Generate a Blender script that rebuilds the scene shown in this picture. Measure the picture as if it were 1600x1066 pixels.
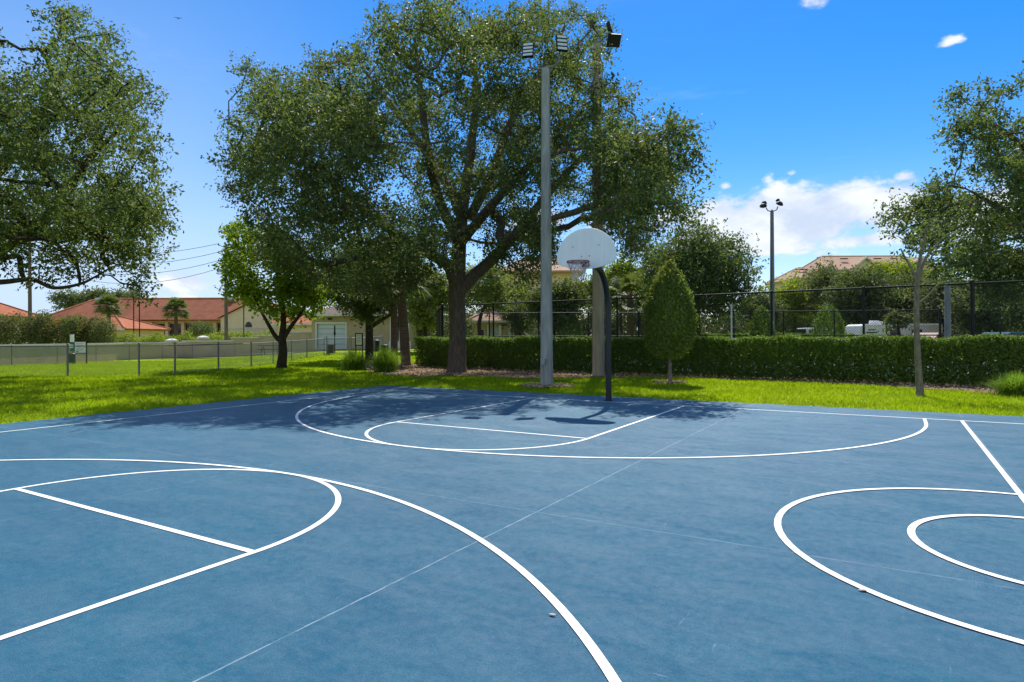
import bpy, math, random
import numpy as np
from mathutils import Vector, Matrix
R = math.radians
scene = bpy.context.scene
for o in list(bpy.data.objects): bpy.data.objects.remove(o)

# ------------------------------------------------------------------ camera, sky, sun, exposure
EYE = 1.496; F = 990.0; HY = 525.6; ROLL = -0.004
cam = bpy.data.cameras.new('camera'); camo = bpy.data.objects.new('camera', cam)
scene.collection.objects.link(camo); scene.camera = camo
camo.location = (0, 0, EYE); camo.rotation_mode = 'XYZ'
camo.matrix_world = Matrix.Translation((0, 0, EYE)) @ Matrix.Rotation(R(90), 4, 'X') @ Matrix.Rotation(ROLL, 4, 'Z')
cam.sensor_width = 36; cam.lens = F / 1600 * 36; cam.shift_y = (HY - 533) / 1600
cam.clip_start = 0.05; cam.clip_end = 5000
SUN_EL = R(54); SUN_AZ = math.atan2(0.175, 1.0)      # azimuth from +Y towards +X
sd = Vector((math.sin(SUN_AZ) * math.cos(SUN_EL), math.cos(SUN_AZ) * math.cos(SUN_EL), math.sin(SUN_EL)))
sl = bpy.data.lights.new('sun', 'SUN'); sl.energy = 4.2; sl.angle = R(0.5); sl.color = (1, 0.95, 0.86)
so = bpy.data.objects.new('sun', sl); scene.collection.objects.link(so)
so.rotation_mode = 'QUATERNION'; so.rotation_quaternion = sd.to_track_quat('Z', 'Y'); so.location = (10, 60, 90)
w = bpy.data.worlds.new('World'); scene.world = w; w.use_nodes = True
scene.view_settings.view_transform = 'Standard'; scene.view_settings.look = 'None'
scene.view_settings.exposure = 0.64; scene.view_settings.gamma = 1.0

class NT:
    """small node helper"""
    def __init__(s, tree): s.t = tree
    def n(s, kind, **kw):
        nd = s.t.nodes.new(kind)
        for k, v in kw.items():
            if k.startswith('_'): setattr(nd, k[1:], v)
        return nd
    def l(s, a, b): s.t.links.new(a, b)
    def math(s, op, a, b=None, c=None, clamp=False):
        nd = s.t.nodes.new('ShaderNodeMath'); nd.operation = op; nd.use_clamp = clamp
        for i, x in enumerate((a, b, c)):
            if x is None: continue
            if isinstance(x, (int, float)): nd.inputs[i].default_value = x
            else: s.l(x, nd.inputs[i])
        return nd.outputs[0]
    def mix(s, fac, a, b, blend='MIX'):
        nd = s.t.nodes.new('ShaderNodeMix'); nd.data_type = 'RGBA'; nd.blend_type = blend
        for i, x in ((0, fac), (6, a), (7, b)):
            if isinstance(x, (int, float)): nd.inputs[i].default_value = x
            elif isinstance(x, tuple): nd.inputs[i].default_value = (*x, 1) if len(x) == 3 else x
            else: s.l(x, nd.inputs[i])
        return nd.outputs[2]
    def noise(s, vec, scale, detail=4, rough=0.55, dist=0.0, out=0):
        nd = s.t.nodes.new('ShaderNodeTexNoise'); nd.inputs['Scale'].default_value = scale
        nd.inputs['Detail'].default_value = detail; nd.inputs['Roughness'].default_value = rough; nd.inputs['Distortion'].default_value = dist
        if vec is not None: s.l(vec, nd.inputs['Vector'])
        return nd.outputs[out]
    def ramp(s, fac, lo, hi, a=0.0, b=1.0):
        nd = s.t.nodes.new('ShaderNodeMapRange'); nd.interpolation_type = 'SMOOTHSTEP'
        for i, x in enumerate((lo, hi, a, b)): nd.inputs[i + 1].default_value = x
        s.l(fac, nd.inputs[0]); return nd.outputs[0]
    def mapping(s, vec, scale=(1, 1, 1), loc=(0, 0, 0)):
        nd = s.t.nodes.new('ShaderNodeMapping'); nd.inputs['Scale'].default_value = scale; nd.inputs['Location'].default_value = loc
        s.l(vec, nd.inputs['Vector']); return nd.outputs[0]

def make_sky():
    t = NT(w.node_tree)
    bg = w.node_tree.nodes['Background']
    sky = t.n('ShaderNodeTexSky'); sky.sky_type = 'NISHITA'; sky.sun_disc = False
    sky.sun_elevation = SUN_EL; sky.sun_rotation = SUN_AZ; sky.air_density = 1.0; sky.dust_density = 0.15; sky.ozone_density = 3.0; sky.altitude = 0
    hs = t.n('ShaderNodeHueSaturation'); hs.inputs['Saturation'].default_value = 1.46; hs.inputs['Value'].default_value = 1.0
    t.l(sky.outputs[0], hs.inputs['Color'])
    tc = t.n('ShaderNodeTexCoord'); sep = t.n('ShaderNodeSeparateXYZ'); t.l(tc.outputs['Generated'], sep.inputs[0])
    x, y, z = sep.outputs
    az = t.math('ARCTAN2', x, y); hyp = t.math('SQRT', t.math('ADD', t.math('MULTIPLY', x, x), t.math('MULTIPLY', y, y)))
    el = t.math('ARCTAN2', z, hyp)
    comb = t.n('ShaderNodeCombineXYZ'); t.l(az, comb.inputs[0]); t.l(t.math('MULTIPLY', el, 1.7), comb.inputs[1])
    n1 = t.noise(comb.outputs[0], 9, 7, 0.6, 0.25)
    n2 = t.noise(comb.outputs[0], 26, 5, 0.6)
    nz = t.math('ADD', t.math('MULTIPLY', n1, 0.75), t.math('MULTIPLY', n2, 0.25))
    def blob(a, e, ra, re):
        da = t.math('DIVIDE', t.math('SUBTRACT', az, a), ra); de = t.math('DIVIDE', t.math('SUBTRACT', el, e), re)
        return t.math('SUBTRACT', 1.0, t.math('SQRT', t.math('ADD', t.math('MULTIPLY', da, da), t.math('MULTIPLY', de, de))), clamp=True)
    def A(px, py): return math.atan((px - 800) / F), math.atan((HY - py) / math.hypot(F, px - 800))
    tot = None
    for px, py, ra, re, k in ((1240, 345, .24, .085, 1.3), (1310, 330, .13, .072, 1.25), (1120, 350, .18, .08, 1.2), (1400, 325, .13, .07, 1.2), (1500, 335, .16, .07, 1.15), (1200, 388, .3, .03, .95), (1330, 378, .2, .028, .95),
                          (1250, 395, .2, .02, .7), (1415, 280, .045, .026, .82), (1200, 280, .03, .022, .7), (1488, 67, .026, .011, .8), (1135, 292, .03, .016, .78), (1280, 292, .035, .014, .74), (1240, 272, .02, .012, .7), (1440, 300, .04, .02, .8), (1290, 4, .07, .026, .8),
                          (300, 435, .1, .045, .9), (240, 470, .16, .03, .8), (850, 350, .2, .08, .8), (-300, 300, .3, .08, 1.0), (2300, 300, .3, .1, 1.1)):
        a, e = A(px, py); b = t.math('MULTIPLY', blob(a, e, ra, re), k)
        tot = b if tot is None else t.math('MAXIMUM', tot, b)
    dens = t.ramp(t.math('ADD', t.math('MULTIPLY', tot, 0.52), t.math('MULTIPLY', nz, 1.25)), 0.86, 1.04)
    back = t.math('MULTIPLY', t.ramp(y, -.45, .05, 1, 0), t.ramp(t.noise(tc.outputs['Generated'], 2.2, 6, .6), .40, .62))  # unseen cloud cover added behind the camera for whiter fill light
    dens = t.math('MAXIMUM', dens, t.math('MULTIPLY', back, .85))
    cirr = t.ramp(t.noise(t.mapping(comb.outputs[0], (1.0, 3.2, 1)), 3.0, 6, 0.62, 0.6), 0.55, 0.85, 0, 0.22)
    hz = t.math('ADD', t.ramp(el, 0.0, 0.26, 0.42, 0.0), t.math('MULTIPLY', t.ramp(az, -0.62, 0.0, 0.55, 0.0), t.ramp(el, .1, .55, 1, .3)), clamp=True)
    col = t.mix(hz, t.mix(1.0, hs.outputs[0], (1.0, .90, 1.0), 'MULTIPLY'), (3.9, 5.0, 6.6))
    col = t.mix(cirr, col, (4.4, 5.4, 6.4))
    shade = t.mix(t.ramp(n1, 0.35, 0.7), (4.1, 4.7, 5.7), (6.7, 6.8, 7.0))
    col = t.mix(t.math('MULTIPLY', dens, 0.93), col, shade)
    t.l(col, bg.inputs['Color']); bg.inputs['Strength'].default_value = 0.105
make_sky()

# ------------------------------------------------------------------ placing helpers (metres; camera stands at x=0,y=0)
def gpos(px, py, z=0.0):
    a = (px - 800) / F; b = (py - HY) / F - ROLL * a
    d = (EYE - z) / b; return (a * d, d, z)
def at(px, py, d):
    a = (px - 800) / F; b = (py - HY) / F - ROLL * a
    return (a * d, d, EYE - b * d)
def ss(a, b, x):
    t = min(1, max(0, (x - a) / (b - a))); return t * t * (3 - 2 * t)
def zg(x, y):
    rise = 0.42 * ss(34, 56, y) * ss(-22, -14, x) * (1 - 0.7 * ss(-8, 2, x))
    drop = -0.3 * ss(27, 46, y) * (1 - ss(-27, -18, x))
    return rise + drop
YAW = 0.542
EU = Vector((math.cos(YAW), -math.sin(YAW), 0)); EW = Vector((math.sin(YAW), math.cos(YAW), 0))
FT = 0.3048
_cx, _cy = 5.644, -13.422
def court(u, v, z=0.0):      # u along the near-side line, v towards the camera (metres) from the middle of the base line under the hoop
    dx, dy = u - _cx, -v - _cy
    c, s = math.cos(YAW), math.sin(YAW)
    return Vector((c * dx + s * dy, -s * dx + c * dy, z))

# ------------------------------------------------------------------ materials
MATS = {}
def mat(name, col, rough=0.6, spec=0.3, metal=0.0, var=0.0, scale=8.0, col2=None, bump=0.0, bscale=40.0, stretch=(1, 1, 1), coord='Object'):
    if name in MATS: return MATS[name]
    m = bpy.data.materials.new(name); m.use_nodes = True; t = NT(m.node_tree)
    p = m.node_tree.nodes['Principled BSDF']
    p.inputs['Roughness'].default_value = rough; p.inputs['Specular IOR Level'].default_value = spec; p.inputs['Metallic'].default_value = metal
    tc = t.n('ShaderNodeTexCoord'); v = t.mapping(tc.outputs[coord], stretch)
    c2 = col2 or tuple(x * (1 - var) for x in col)
    f = t.ramp(t.noise(v, scale, 6, 0.65), 0.3, 0.7)
    t.l(t.mix(f, col, c2), p.inputs['Base Color'])
    t.l(t.math('ADD', t.math('MULTIPLY', t.noise(v, scale * 2.3, 3), 0.2), rough - 0.1), p.inputs['Roughness'])
    if bump:
        b = t.n('ShaderNodeBump'); b.inputs['Strength'].default_value = bump; b.inputs['Distance'].default_value = 0.02
        t.l(t.noise(v, bscale, 5, 0.6), b.inputs['Height']); t.l(b.outputs[0], p.inputs['Normal'])
    MATS[name] = m; return m
def leaf_mat(name, c1, c2, c3, trans=0.38, rough=0.45, spec=0.4):
    if name in MATS: return MATS[name]
    m = bpy.data.materials.new(name); m.use_nodes = True; t = NT(m.node_tree)
    p = m.node_tree.nodes['Principled BSDF']; out = m.node_tree.nodes['Material Output']
    geo = t.n('ShaderNodeNewGeometry'); tc = t.n('ShaderNodeTexCoord')
    rnd = geo.outputs['Random Per Island']
    col = t.mix(rnd, c1, c2)
    col = t.mix(t.ramp(t.noise(tc.outputs['Object'], 0.55, 3), 0.42, 0.66), col, c3)
    p.inputs['Roughness'].default_value = rough; p.inputs['Specular IOR Level'].default_value = spec
    t.l(col, p.inputs['Base Color'])
    tr = t.n('ShaderNodeBsdfTranslucent')
    t.l(t.mix(1.0, col, (1.4, 1.42, 0.62), 'MULTIPLY'), tr.inputs['Color'])
    mx = t.n('ShaderNodeMixShader'); mx.inputs[0].default_value = trans
    t.l(p.outputs[0], mx.inputs[1]); t.l(tr.outputs[0], mx.inputs[2]); t.l(mx.outputs[0], out.inputs['Surface'])
    MATS[name] = m; return m

OAKLEAF = leaf_mat('oak_leaf', (.036, .070, .022), (.185, .228, .092), (.105, .130, .046), .42, .5, .15)
OAKLEAF2 = leaf_mat('oak_leaf_deep', (.038, .074, .022), (.185, .23, .09), (.10, .134, .043), .42, .5, .15)
MAPLELEAF = leaf_mat('maple_leaf', (.14, .21, .03), (.22, .29, .045), (.18, .25, .03), .55, .5, .25)
PALELEAF = leaf_mat('pale_leaf', (.15, .18, .06), (.21, .235, .085), (.17, .21, .065), .45, .55, .2)
LIMELEAF = leaf_mat('lime_leaf', (.17, .225, .03), (.24, .29, .045), (.20, .26, .03), .48, .55, .2)
FARLEAF = leaf_mat('far_leaf', (.105, .135, .06), (.155, .18, .085), (.12, .15, .065), .4, .6, .2)
DARKLEAF = leaf_mat('dark_leaf', (.075, .10, .042), (.11, .14, .055), (.09, .12, .042), .36, .6, .2)
HEDGELEAF = leaf_mat('hedge_leaf', (.085, .15, .03), (.15, .225, .045), (.12, .19, .03), .44, .5, .25)
SHRUBLEAF = leaf_mat('shrub_leaf', (.10, .165, .035), (.19, .24, .05), (.17, .18, .045), .48, .5, .25)
RUSTLEAF = leaf_mat('rusty_shrub_leaf', (.10, .14, .05), (.19, .165, .08), (.12, .15, .05), .4, .6, .2)
PALMLEAF = leaf_mat('palm_leaf', (.09, .13, .04), (.15, .18, .06), (.12, .15, .045), .34, .6, .15)
REED = leaf_mat('reed_blade', (.14, .24, .03), (.21, .32, .045), (.17, .27, .035), .46, .5, .2)
GRASSB = leaf_mat('grass_blade', (.225, .325, .006), (.33, .43, .012), (.20, .28, .014), .5, .6, .12)
BARK = mat('bark', (.16, .125, .095), .9, .1, col2=(.085, .066, .05), scale=6, bump=.9, bscale=14, stretch=(2.2, 2.2, .5))
BARKD = mat('bark_dark', (.075, .055, .04), .9, .1, col2=(.04, .03, .024), scale=6, bump=.8, bscale=16, stretch=(2, 2, .6))
BARKP = mat('bark_pale', (.24, .205, .155), .85, .1, col2=(.13, .11, .085), scale=9, bump=.6, bscale=20, stretch=(2, 2, .8))
PALMBARK = mat('palm_bark', (.20, .135, .095), .9, .1, col2=(.10, .07, .05), scale=5, bump=.9, bscale=10, stretch=(.6, .6, 3.5))
CONC = mat('concrete_pole', (.38, .39, .37), .85, .15, col2=(.22, .23, .215), scale=3, bump=.35, bscale=30, stretch=(2, 2, .35))
CONCT = mat('concrete_tan', (.40, .33, .235), .85, .15, col2=(.29, .235, .165), scale=3, bump=.35, bscale=30, stretch=(2, 2, .35))
BLACK = mat('black_paint', (.016, .016, .017), .42, .45, var=.35, scale=12)
BLACKF = mat('black_vinyl', (.014, .016, .015), .6, .3, var=.3)
GALV = mat('galvanised_steel', (.33, .34, .34), .45, .5, metal=.55, var=.3, scale=14)
GALVD = mat('weathered_steel', (.22, .225, .22), .55, .4, metal=.4, var=.35, scale=14)
WHITE = mat('white_paint', (.78, .78, .76), .5, .35, var=.08)
BOARDM = mat('board_enamel', (.86, .87, .86), .42, .4, col2=(.78, .80, .80), scale=3, stretch=(5, 5, .7))
REDM = mat('red_paint', (.19, .022, .02), .5, .4, col2=(.13, .025, .022), scale=20)
NETM = mat('net_cord', (.66, .64, .62), .9, .1, col2=(.34, .10, .09), scale=7)
NETR = mat('net_cord_red', (.32, .07, .06), .9, .1, var=.2)
STUCCO = mat('stucco', (.72, .55, .36), .9, .1, col2=(.63, .48, .30), scale=1.2, bump=.3, bscale=60)
STUCCOP = mat('stucco_peach', (.78, .60, .41), .9, .1, col2=(.69, .53, .36), scale=1.0, bump=.3, bscale=60)
WALLM = mat('wall_stucco', (.52, .41, .26), .9, .1, col2=(.42, .33, .21), scale=.9, bump=.3, bscale=50)
CAPM = mat('wall_cap', (.68, .66, .60), .8, .15, col2=(.55, .53, .48), scale=2)
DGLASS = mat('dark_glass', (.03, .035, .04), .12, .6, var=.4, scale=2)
LENS = mat('lamp_lens', (.62, .68, .70), .3, .5, var=.1)
DOORW = mat('garage_door_paint', (.58, .62, .64), .5, .3, var=.06)
BROWNR = None
def roof_mat(name, c1, c2, rows=3.2):
    m = bpy.data.materials.new(name); m.use_nodes = True; t = NT(m.node_tree); p = m.node_tree.nodes['Principled BSDF']
    p.inputs['Roughness'].default_value = .85; p.inputs['Specular IOR Level'].default_value = .2
    tc = t.n('ShaderNodeTexCoord'); sep = t.n('ShaderNodeSeparateXYZ'); t.l(tc.outputs['Object'], sep.inputs[0])
    rows_ = t.math('FRACT', t.math('MULTIPLY', sep.outputs[2], rows * 1.9))
    n = t.ramp(t.noise(tc.outputs['Object'], 1.1, 6, .7), .3, .7)
    n3 = t.noise(t.mapping(tc.outputs['Object'], (3, 3, 9)), 1.5, 3)
    c = t.mix(n, c1, c2); c = t.mix(t.math('MULTIPLY', n3, .45), c, tuple(x * .45 for x in c2))
    c = t.mix(t.math('MULTIPLY', t.ramp(rows_, .80, .95), .35), c, tuple(x * .3 for x in c2))
    t.l(c, p.inputs['Base Color'])
    b = t.n('ShaderNodeBump'); b.inputs['Strength'].default_value = .5; b.inputs['Distance'].default_value = .05
    t.l(rows_, b.inputs['Height']); t.l(b.outputs[0], p.inputs['Normal'])
    return m
REDROOF = roof_mat('red_tile', (.47, .155, .065), (.33, .10, .045))
OLDROOF = roof_mat('weathered_red_tile', (.36, .125, .058), (.24, .076, .038))
TANROOF = roof_mat('tan_tile', (.50, .32, .22), (.40, .25, .17))
RIDGET = mat('ridge_tile', (.50, .21, .11), .85, .2, col2=(.36, .14, .07), scale=3)
RIDGEN = mat('ridge_tile_tan', (.52, .34, .22), .85, .2, col2=(.42, .26, .17), scale=3)
BROWNROOF = roof_mat('brown_shingle', (.21, .16, .125), (.14, .105, .085), 4)

def court_mat():
    m = bpy.data.materials.new('acrylic_court'); m.use_nodes = True; t = NT(m.node_tree); p = m.node_tree.nodes['Principled BSDF']
    tc = t.n('ShaderNodeTexCoord'); ob = tc.outputs['Object']
    sep = t.n('ShaderNodeSeparateXYZ'); t.l(ob, sep.inputs[0]); X, Y = sep.outputs[0], sep.outputs[1]
    big = t.ramp(t.noise(ob, .35, 5, .6), .32, .68)
    mid = t.ramp(t.noise(t.mapping(ob, (1.1, 2.2, 1)), 1.3, 6, .68, .4), .35, .75)
    fine = t.noise(ob, 70, 3, .75); grit = t.noise(ob, 190, 2, .8)
    c = t.mix(big, (.001, .090, .166), (.002, .110, .184))
    c = t.mix(t.math('MULTIPLY', mid, .5), c, (.022, .150, .215))
    c = t.mix(t.ramp(t.noise(ob, 16, 5, .8, .5), .48, .68, 0, .42), c, (.002, .060, .125))
    c = t.mix(t.ramp(t.noise(t.mapping(ob, (1, 1, 1), (9, 4, 0)), 9, 6, .8, .8), .56, .78, 0, .30), c, (.055, .20, .29))
    c = t.mix(t.ramp(t.noise(t.mapping(ob, (.6, 1.6, 1), (3, 7, 0)), .55, 7, .7, 1.2), .54, .72, 0, .36), c, (.075, .195, .265))
    c = t.mix(t.ramp(t.noise(t.mapping(ob, (1.3, .5, 1), (13, 2, 0)), .8, 6, .7, 1.5), .58, .72, 0, .3), c, (.0, .062, .13))
    c = t.mix(t.ramp(t.noise(ob, 2.6, 8, .75), .62, .85, 0, .45), c, (.010, .062, .14))
    c = t.mix(t.ramp(fine, .35, .65, 0, .55), c, (.008, .055, .12))
    c = t.mix(t.ramp(grit, .52, .72, 0, .45), c, (.05, .20, .29))
    # scuffs: long thin pale scratches in two directions
    for sc, rot in (((1.0, 16, 1), .4), ((14, 1.3, 1), -.3), ((9, 1.8, 1), .9)):
        mp = t.n('ShaderNodeMapping'); mp.inputs['Scale'].default_value = sc; mp.inputs['Rotation'].default_value = (0, 0, rot); t.l(ob, mp.inputs['Vector'])
        s1 = t.ramp(t.noise(mp.outputs[0], 2.2, 3, .6, .3), .69, .80)
        c = t.mix(t.math('MULTIPLY', t.math('MULTIPLY', s1, t.ramp(t.noise(ob, .8, 2), .42, .6)), .5), c, (.26, .38, .45))
    # cracks over the slab joints, every 12 feet
    wob = t.math('MULTIPLY', t.math('SUBTRACT', t.noise(ob, 3.5, 4), .5), .016)
    brk = t.ramp(t.noise(ob, 5, 4, .7), .32, .6, .25, 1)
    jm = None
    for ax, off in ((X, JU), (Y, JV)):
        fr = t.math('FRACT', t.math('ADD', t.math('DIVIDE', t.math('SUBTRACT', t.math('ADD', ax, wob), off), 3.66), .5))
        dd = t.math('MULTIPLY', t.math('ABSOLUTE', t.math('SUBTRACT', fr, .5)), 3.66)
        j = t.math('SUBTRACT', 1.0, t.ramp(dd, .003, .0075 if ax is X else .012))
        # only the joint that has opened shows strongly
        near = t.math('SUBTRACT', 1.0, t.ramp(t.math('ABSOLUTE', t.math('SUBTRACT', ax, off)), .5, .9))
        j = t.math('MULTIPLY', j, t.math('ADD', t.math('MULTIPLY', near, .34 if ax is X else .5), .22))
        jm = j if jm is None else t.math('MAXIMUM', jm, j)
    c = t.mix(t.math('MULTIPLY', jm, brk), c, (.42, .50, .56))
    t.l(c, p.inputs['Base Color'])
    dust = t.math('ADD', t.math('MULTIPLY', t.ramp(t.noise(t.mapping(ob, (.8, 1.7, 1), (5, 1, 0)), 1.5, 8, .76, .7), .34, .68), .20), t.math('MULTIPLY', t.ramp(t.noise(ob, 13, 5, .8), .36, .66), .20))
    t.l(t.math('ADD', dust, .10), p.inputs['Specular IOR Level']); p.inputs['Sheen Weight'].default_value = .12; p.inputs['Sheen Roughness'].default_value = .2
    t.l(t.math('ADD', t.math('MULTIPLY', mid, .08), .54), p.inputs['Roughness'])
    b = t.n('ShaderNodeBump'); b.inputs['Strength'].default_value = .8; b.inputs['Distance'].default_value = .006
    t.l(t.math('ADD', fine, grit), b.inputs['Height']); t.l(b.outputs[0], p.inputs['Normal'])
    return m
def line_mat():
    m = bpy.data.materials.new('line_paint'); m.use_nodes = True; t = NT(m.node_tree); p = m.node_tree.nodes['Principled BSDF']
    tc = t.n('ShaderNodeTexCoord'); ob = tc.outputs['Object']
    c = t.mix(t.ramp(t.noise(ob, 9, 6, .7), .4, .75), (.80, .80, .78), (.68, .70, .70))
    c = t.mix(t.ramp(t.noise(ob, 45, 5, .85), .60, .74, 0, .55), c, (.25, .36, .45))
    t.l(c, p.inputs['Base Color']); p.inputs['Roughness'].default_value = .6
    return m
def ground_mat():
    m = bpy.data.materials.new('lawn_soil'); m.use_nodes = True; t = NT(m.node_tree); p = m.node_tree.nodes['Principled BSDF']
    tc = t.n('ShaderNodeTexCoord'); ob = tc.outputs['Object']
    c = t.mix(t.ramp(t.noise(ob, .22, 5, .65), .35, .65), (.22, .30, .010), (.29, .35, .014))
    c = t.mix(t.ramp(t.noise(ob, 1.7, 6, .7), .45, .75, 0, .5), c, (.28, .32, .03))
    c = t.mix(t.ramp(t.noise(ob, 22, 4, .8), .45, .7, 0, .6), c, (.10, .165, .012))
    t.l(c, p.inputs['Base Color']); p.inputs['Roughness'].default_value = .95; p.inputs['Specular IOR Level'].default_value = .05
    b = t.n('ShaderNodeBump'); b.inputs['Strength'].default_value = .8; b.inputs['Distance'].default_value = .05
    t.l(t.noise(ob, 18, 5, .75), b.inputs['Height']); t.l(b.outputs[0], p.inputs['Normal'])
    return m

# ------------------------------------------------------------------ object helpers
def link(o): scene.collection.objects.link(o); return o
def tag(o, label=None, cat=None, group=None, kind=None):
    if label: o['label'] = label
    if cat: o['category'] = cat
    if group: o['group'] = group
    if kind: o['kind'] = kind
    return o
def thing(name, label, cat, loc=(0, 0, 0), rz=0.0, group=None):
    o = link(bpy.data.objects.new(name, None)); o.location = loc; o.rotation_euler = (0, 0, rz); o.empty_display_size = .2
    return tag(o, label, cat, group)
def mesh_np(name, V, Q, m, parent=None, smooth=False, world=False):
    V = np.asarray(V, dtype=np.float32).reshape(-1, 3)
    if world and parent is not None: V = V - np.array(parent.location, dtype=np.float32)
    Q = np.asarray(Q, dtype=np.int32)
    me = bpy.data.meshes.new(name); k = Q.shape[1]
    me.vertices.add(len(V)); me.vertices.foreach_set('co', V.ravel())
    me.loops.add(Q.size); me.loops.foreach_set('vertex_index', Q.ravel())
    me.polygons.add(len(Q)); me.polygons.foreach_set('loop_start', np.arange(0, Q.size, k, dtype=np.int32))
    me.polygons.foreach_set('loop_total', np.full(len(Q), k, dtype=np.int32))
    me.polygons.foreach_set('use_smooth', np.full(len(Q), smooth, dtype=bool))
    me.update(calc_edges=True); me.materials.append(m)
    o = link(bpy.data.objects.new(name, me))
    if parent is not None: o.parent = parent
    return o
class MB:
    def __init__(s): s.v = []; s.f = []
    def add(s, vs, fs):
        k = len(s.v); s.v += [tuple(x) for x in vs]; s.f += [tuple(i + k for i in f) for f in fs]; return s
    def box(s, c, size, rz=0.0, rx=0.0, ry=0.0, taper=1.0):
        a, b, h = size[0] / 2, size[1] / 2, size[2] / 2
        M = Matrix.Translation(c) @ Matrix.Rotation(rz, 4, 'Z') @ Matrix.Rotation(ry, 4, 'Y') @ Matrix.Rotation(rx, 4, 'X')
        vs = [M @ Vector((x * a * (taper if z > 0 else 1), y * b * (taper if z > 0 else 1), z * h)) for z in (-1, 1) for x, y in ((-1, -1), (1, -1), (1, 1), (-1, 1))]
        return s.add(vs, [(3, 2, 1, 0), (4, 5, 6, 7), (0, 1, 5, 4), (1, 2, 6, 5), (2, 3, 7, 6), (3, 0, 4, 7)])
    def tube(s, pts, rad, n=8, cap=True):
        pts = [Vector(p) for p in pts]; k = len(pts)
        if isinstance(rad, (int, float)): rad = [rad] * k
        vs = []; ref = None
        for i, p in enumerate(pts):
            d = (pts[min(i + 1, k - 1)] - pts[max(i - 1, 0)])
            d = d.normalized() if d.length > 1e-9 else Vector((0, 0, 1))
            if ref is None: ref = d.orthogonal().normalized()
            ref = (ref - d * ref.dot(d)); ref = ref.normalized() if ref.length > 1e-6 else d.orthogonal().normalized()
            b = d.cross(ref)
            for j in range(n):
                a = 2 * math.pi * j / n; vs.append(p + (ref * math.cos(a) + b * math.sin(a)) * rad[i])
        fs = [(i * n + j, i * n + (j + 1) % n, (i + 1) * n + (j + 1) % n, (i + 1) * n + j) for i in range(k - 1) for j in range(n)]
        if cap: fs += [tuple(range(n - 1, -1, -1)), tuple((k - 1) * n + j for j in range(n))]
        return s.add(vs, fs)
    def lathe(s, c, prof, n=16):
        vs = []; 
        for r, z in prof:
            for j in range(n):
                a = 2 * math.pi * j / n; vs.append((c[0] + r * math.cos(a), c[1] + r * math.sin(a), c[2] + z))
        k = len(prof)
        fs = [(i * n + j, i * n + (j + 1) % n, (i + 1) * n + (j + 1) % n, (i + 1) * n + j) for i in range(k - 1) for j in range(n)]
        fs += [tuple(range(n - 1, -1, -1)), tuple((k - 1) * n + j for j in range(n))]
        return s.add(vs, fs)
    def prism(s, poly, M, th):     # poly in local xz, thickness along local y
        n = len(poly)
        vs = [M @ Vector((x, -th / 2, z)) for x, z in poly] + [M @ Vector((x, th / 2, z)) for x, z in poly]
        return s.add(vs, [tuple(range(n)), tuple(range(2 * n - 1, n - 1, -1))] + [(i, n + i, n + (i + 1) % n, (i + 1) % n) for i in range(n)])
    def hip(s, x0, x1, y0, y1, ze, zr, h0, h1, th=.18):   # ridge along x; h0/h1 hip run at each end (0 = gable)
        ym = (y0 + y1) / 2
        t = [(x0, y0, ze), (x1, y0, ze), (x1, y1, ze), (x0, y1, ze), (x0 + h0, ym, zr), (x1 - h1, ym, zr)]
        b = [(x, y, ze - th) for x, y, z in t[:4]]
        return s.add(t + b, [(0, 1, 5, 4), (2, 3, 4, 5), (1, 2, 5), (3, 0, 4), (9, 8, 7, 6), (6, 7, 1, 0), (7, 8, 2, 1), (8, 9, 3, 2), (9, 6, 0, 3)])
    def ridge(s, x0, x1, y0, y1, ze, zr, h0, h1, r=.13):
        ym = (y0 + y1) / 2; a, b = (x0 + h0, ym, zr + .03), (x1 - h1, ym, zr + .03)
        s.tube([a, b], r, 6)
        for c, e in (((x0, y0, ze + .03), a), ((x0, y1, ze + .03), a), ((x1, y0, ze + .03), b), ((x1, y1, ze + .03), b)): s.tube([c, e], r, 6)
        return s
    def build(s, name, m, parent=None, world=False, smooth=False, bevel=0.0):
        me = bpy.data.meshes.new(name); off = Vector(parent.location) if (world and parent is not None) else Vector((0, 0, 0))
        me.from_pydata([Vector(v) - off for v in s.v], [], s.f); me.update(); me.materials.append(m)
        o = link(bpy.data.objects.new(name, me))
        if smooth:
            me.polygons.foreach_set('use_smooth', [True] * len(me.polygons))
            try: me.set_sharp_from_angle(angle=R(42))
            except Exception: pass
        if bevel:
            md = o.modifiers.new('bevel', 'BEVEL'); md.width = bevel; md.segments = 2; md.limit_method = 'ANGLE'
        if parent is not None: o.parent = parent
        return o
def copy_tree(o, parent=None):
    c = link(o.copy())
    if parent is not None: c.parent = parent
    for ch in list(o.children): copy_tree(ch, c)
    return c

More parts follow.
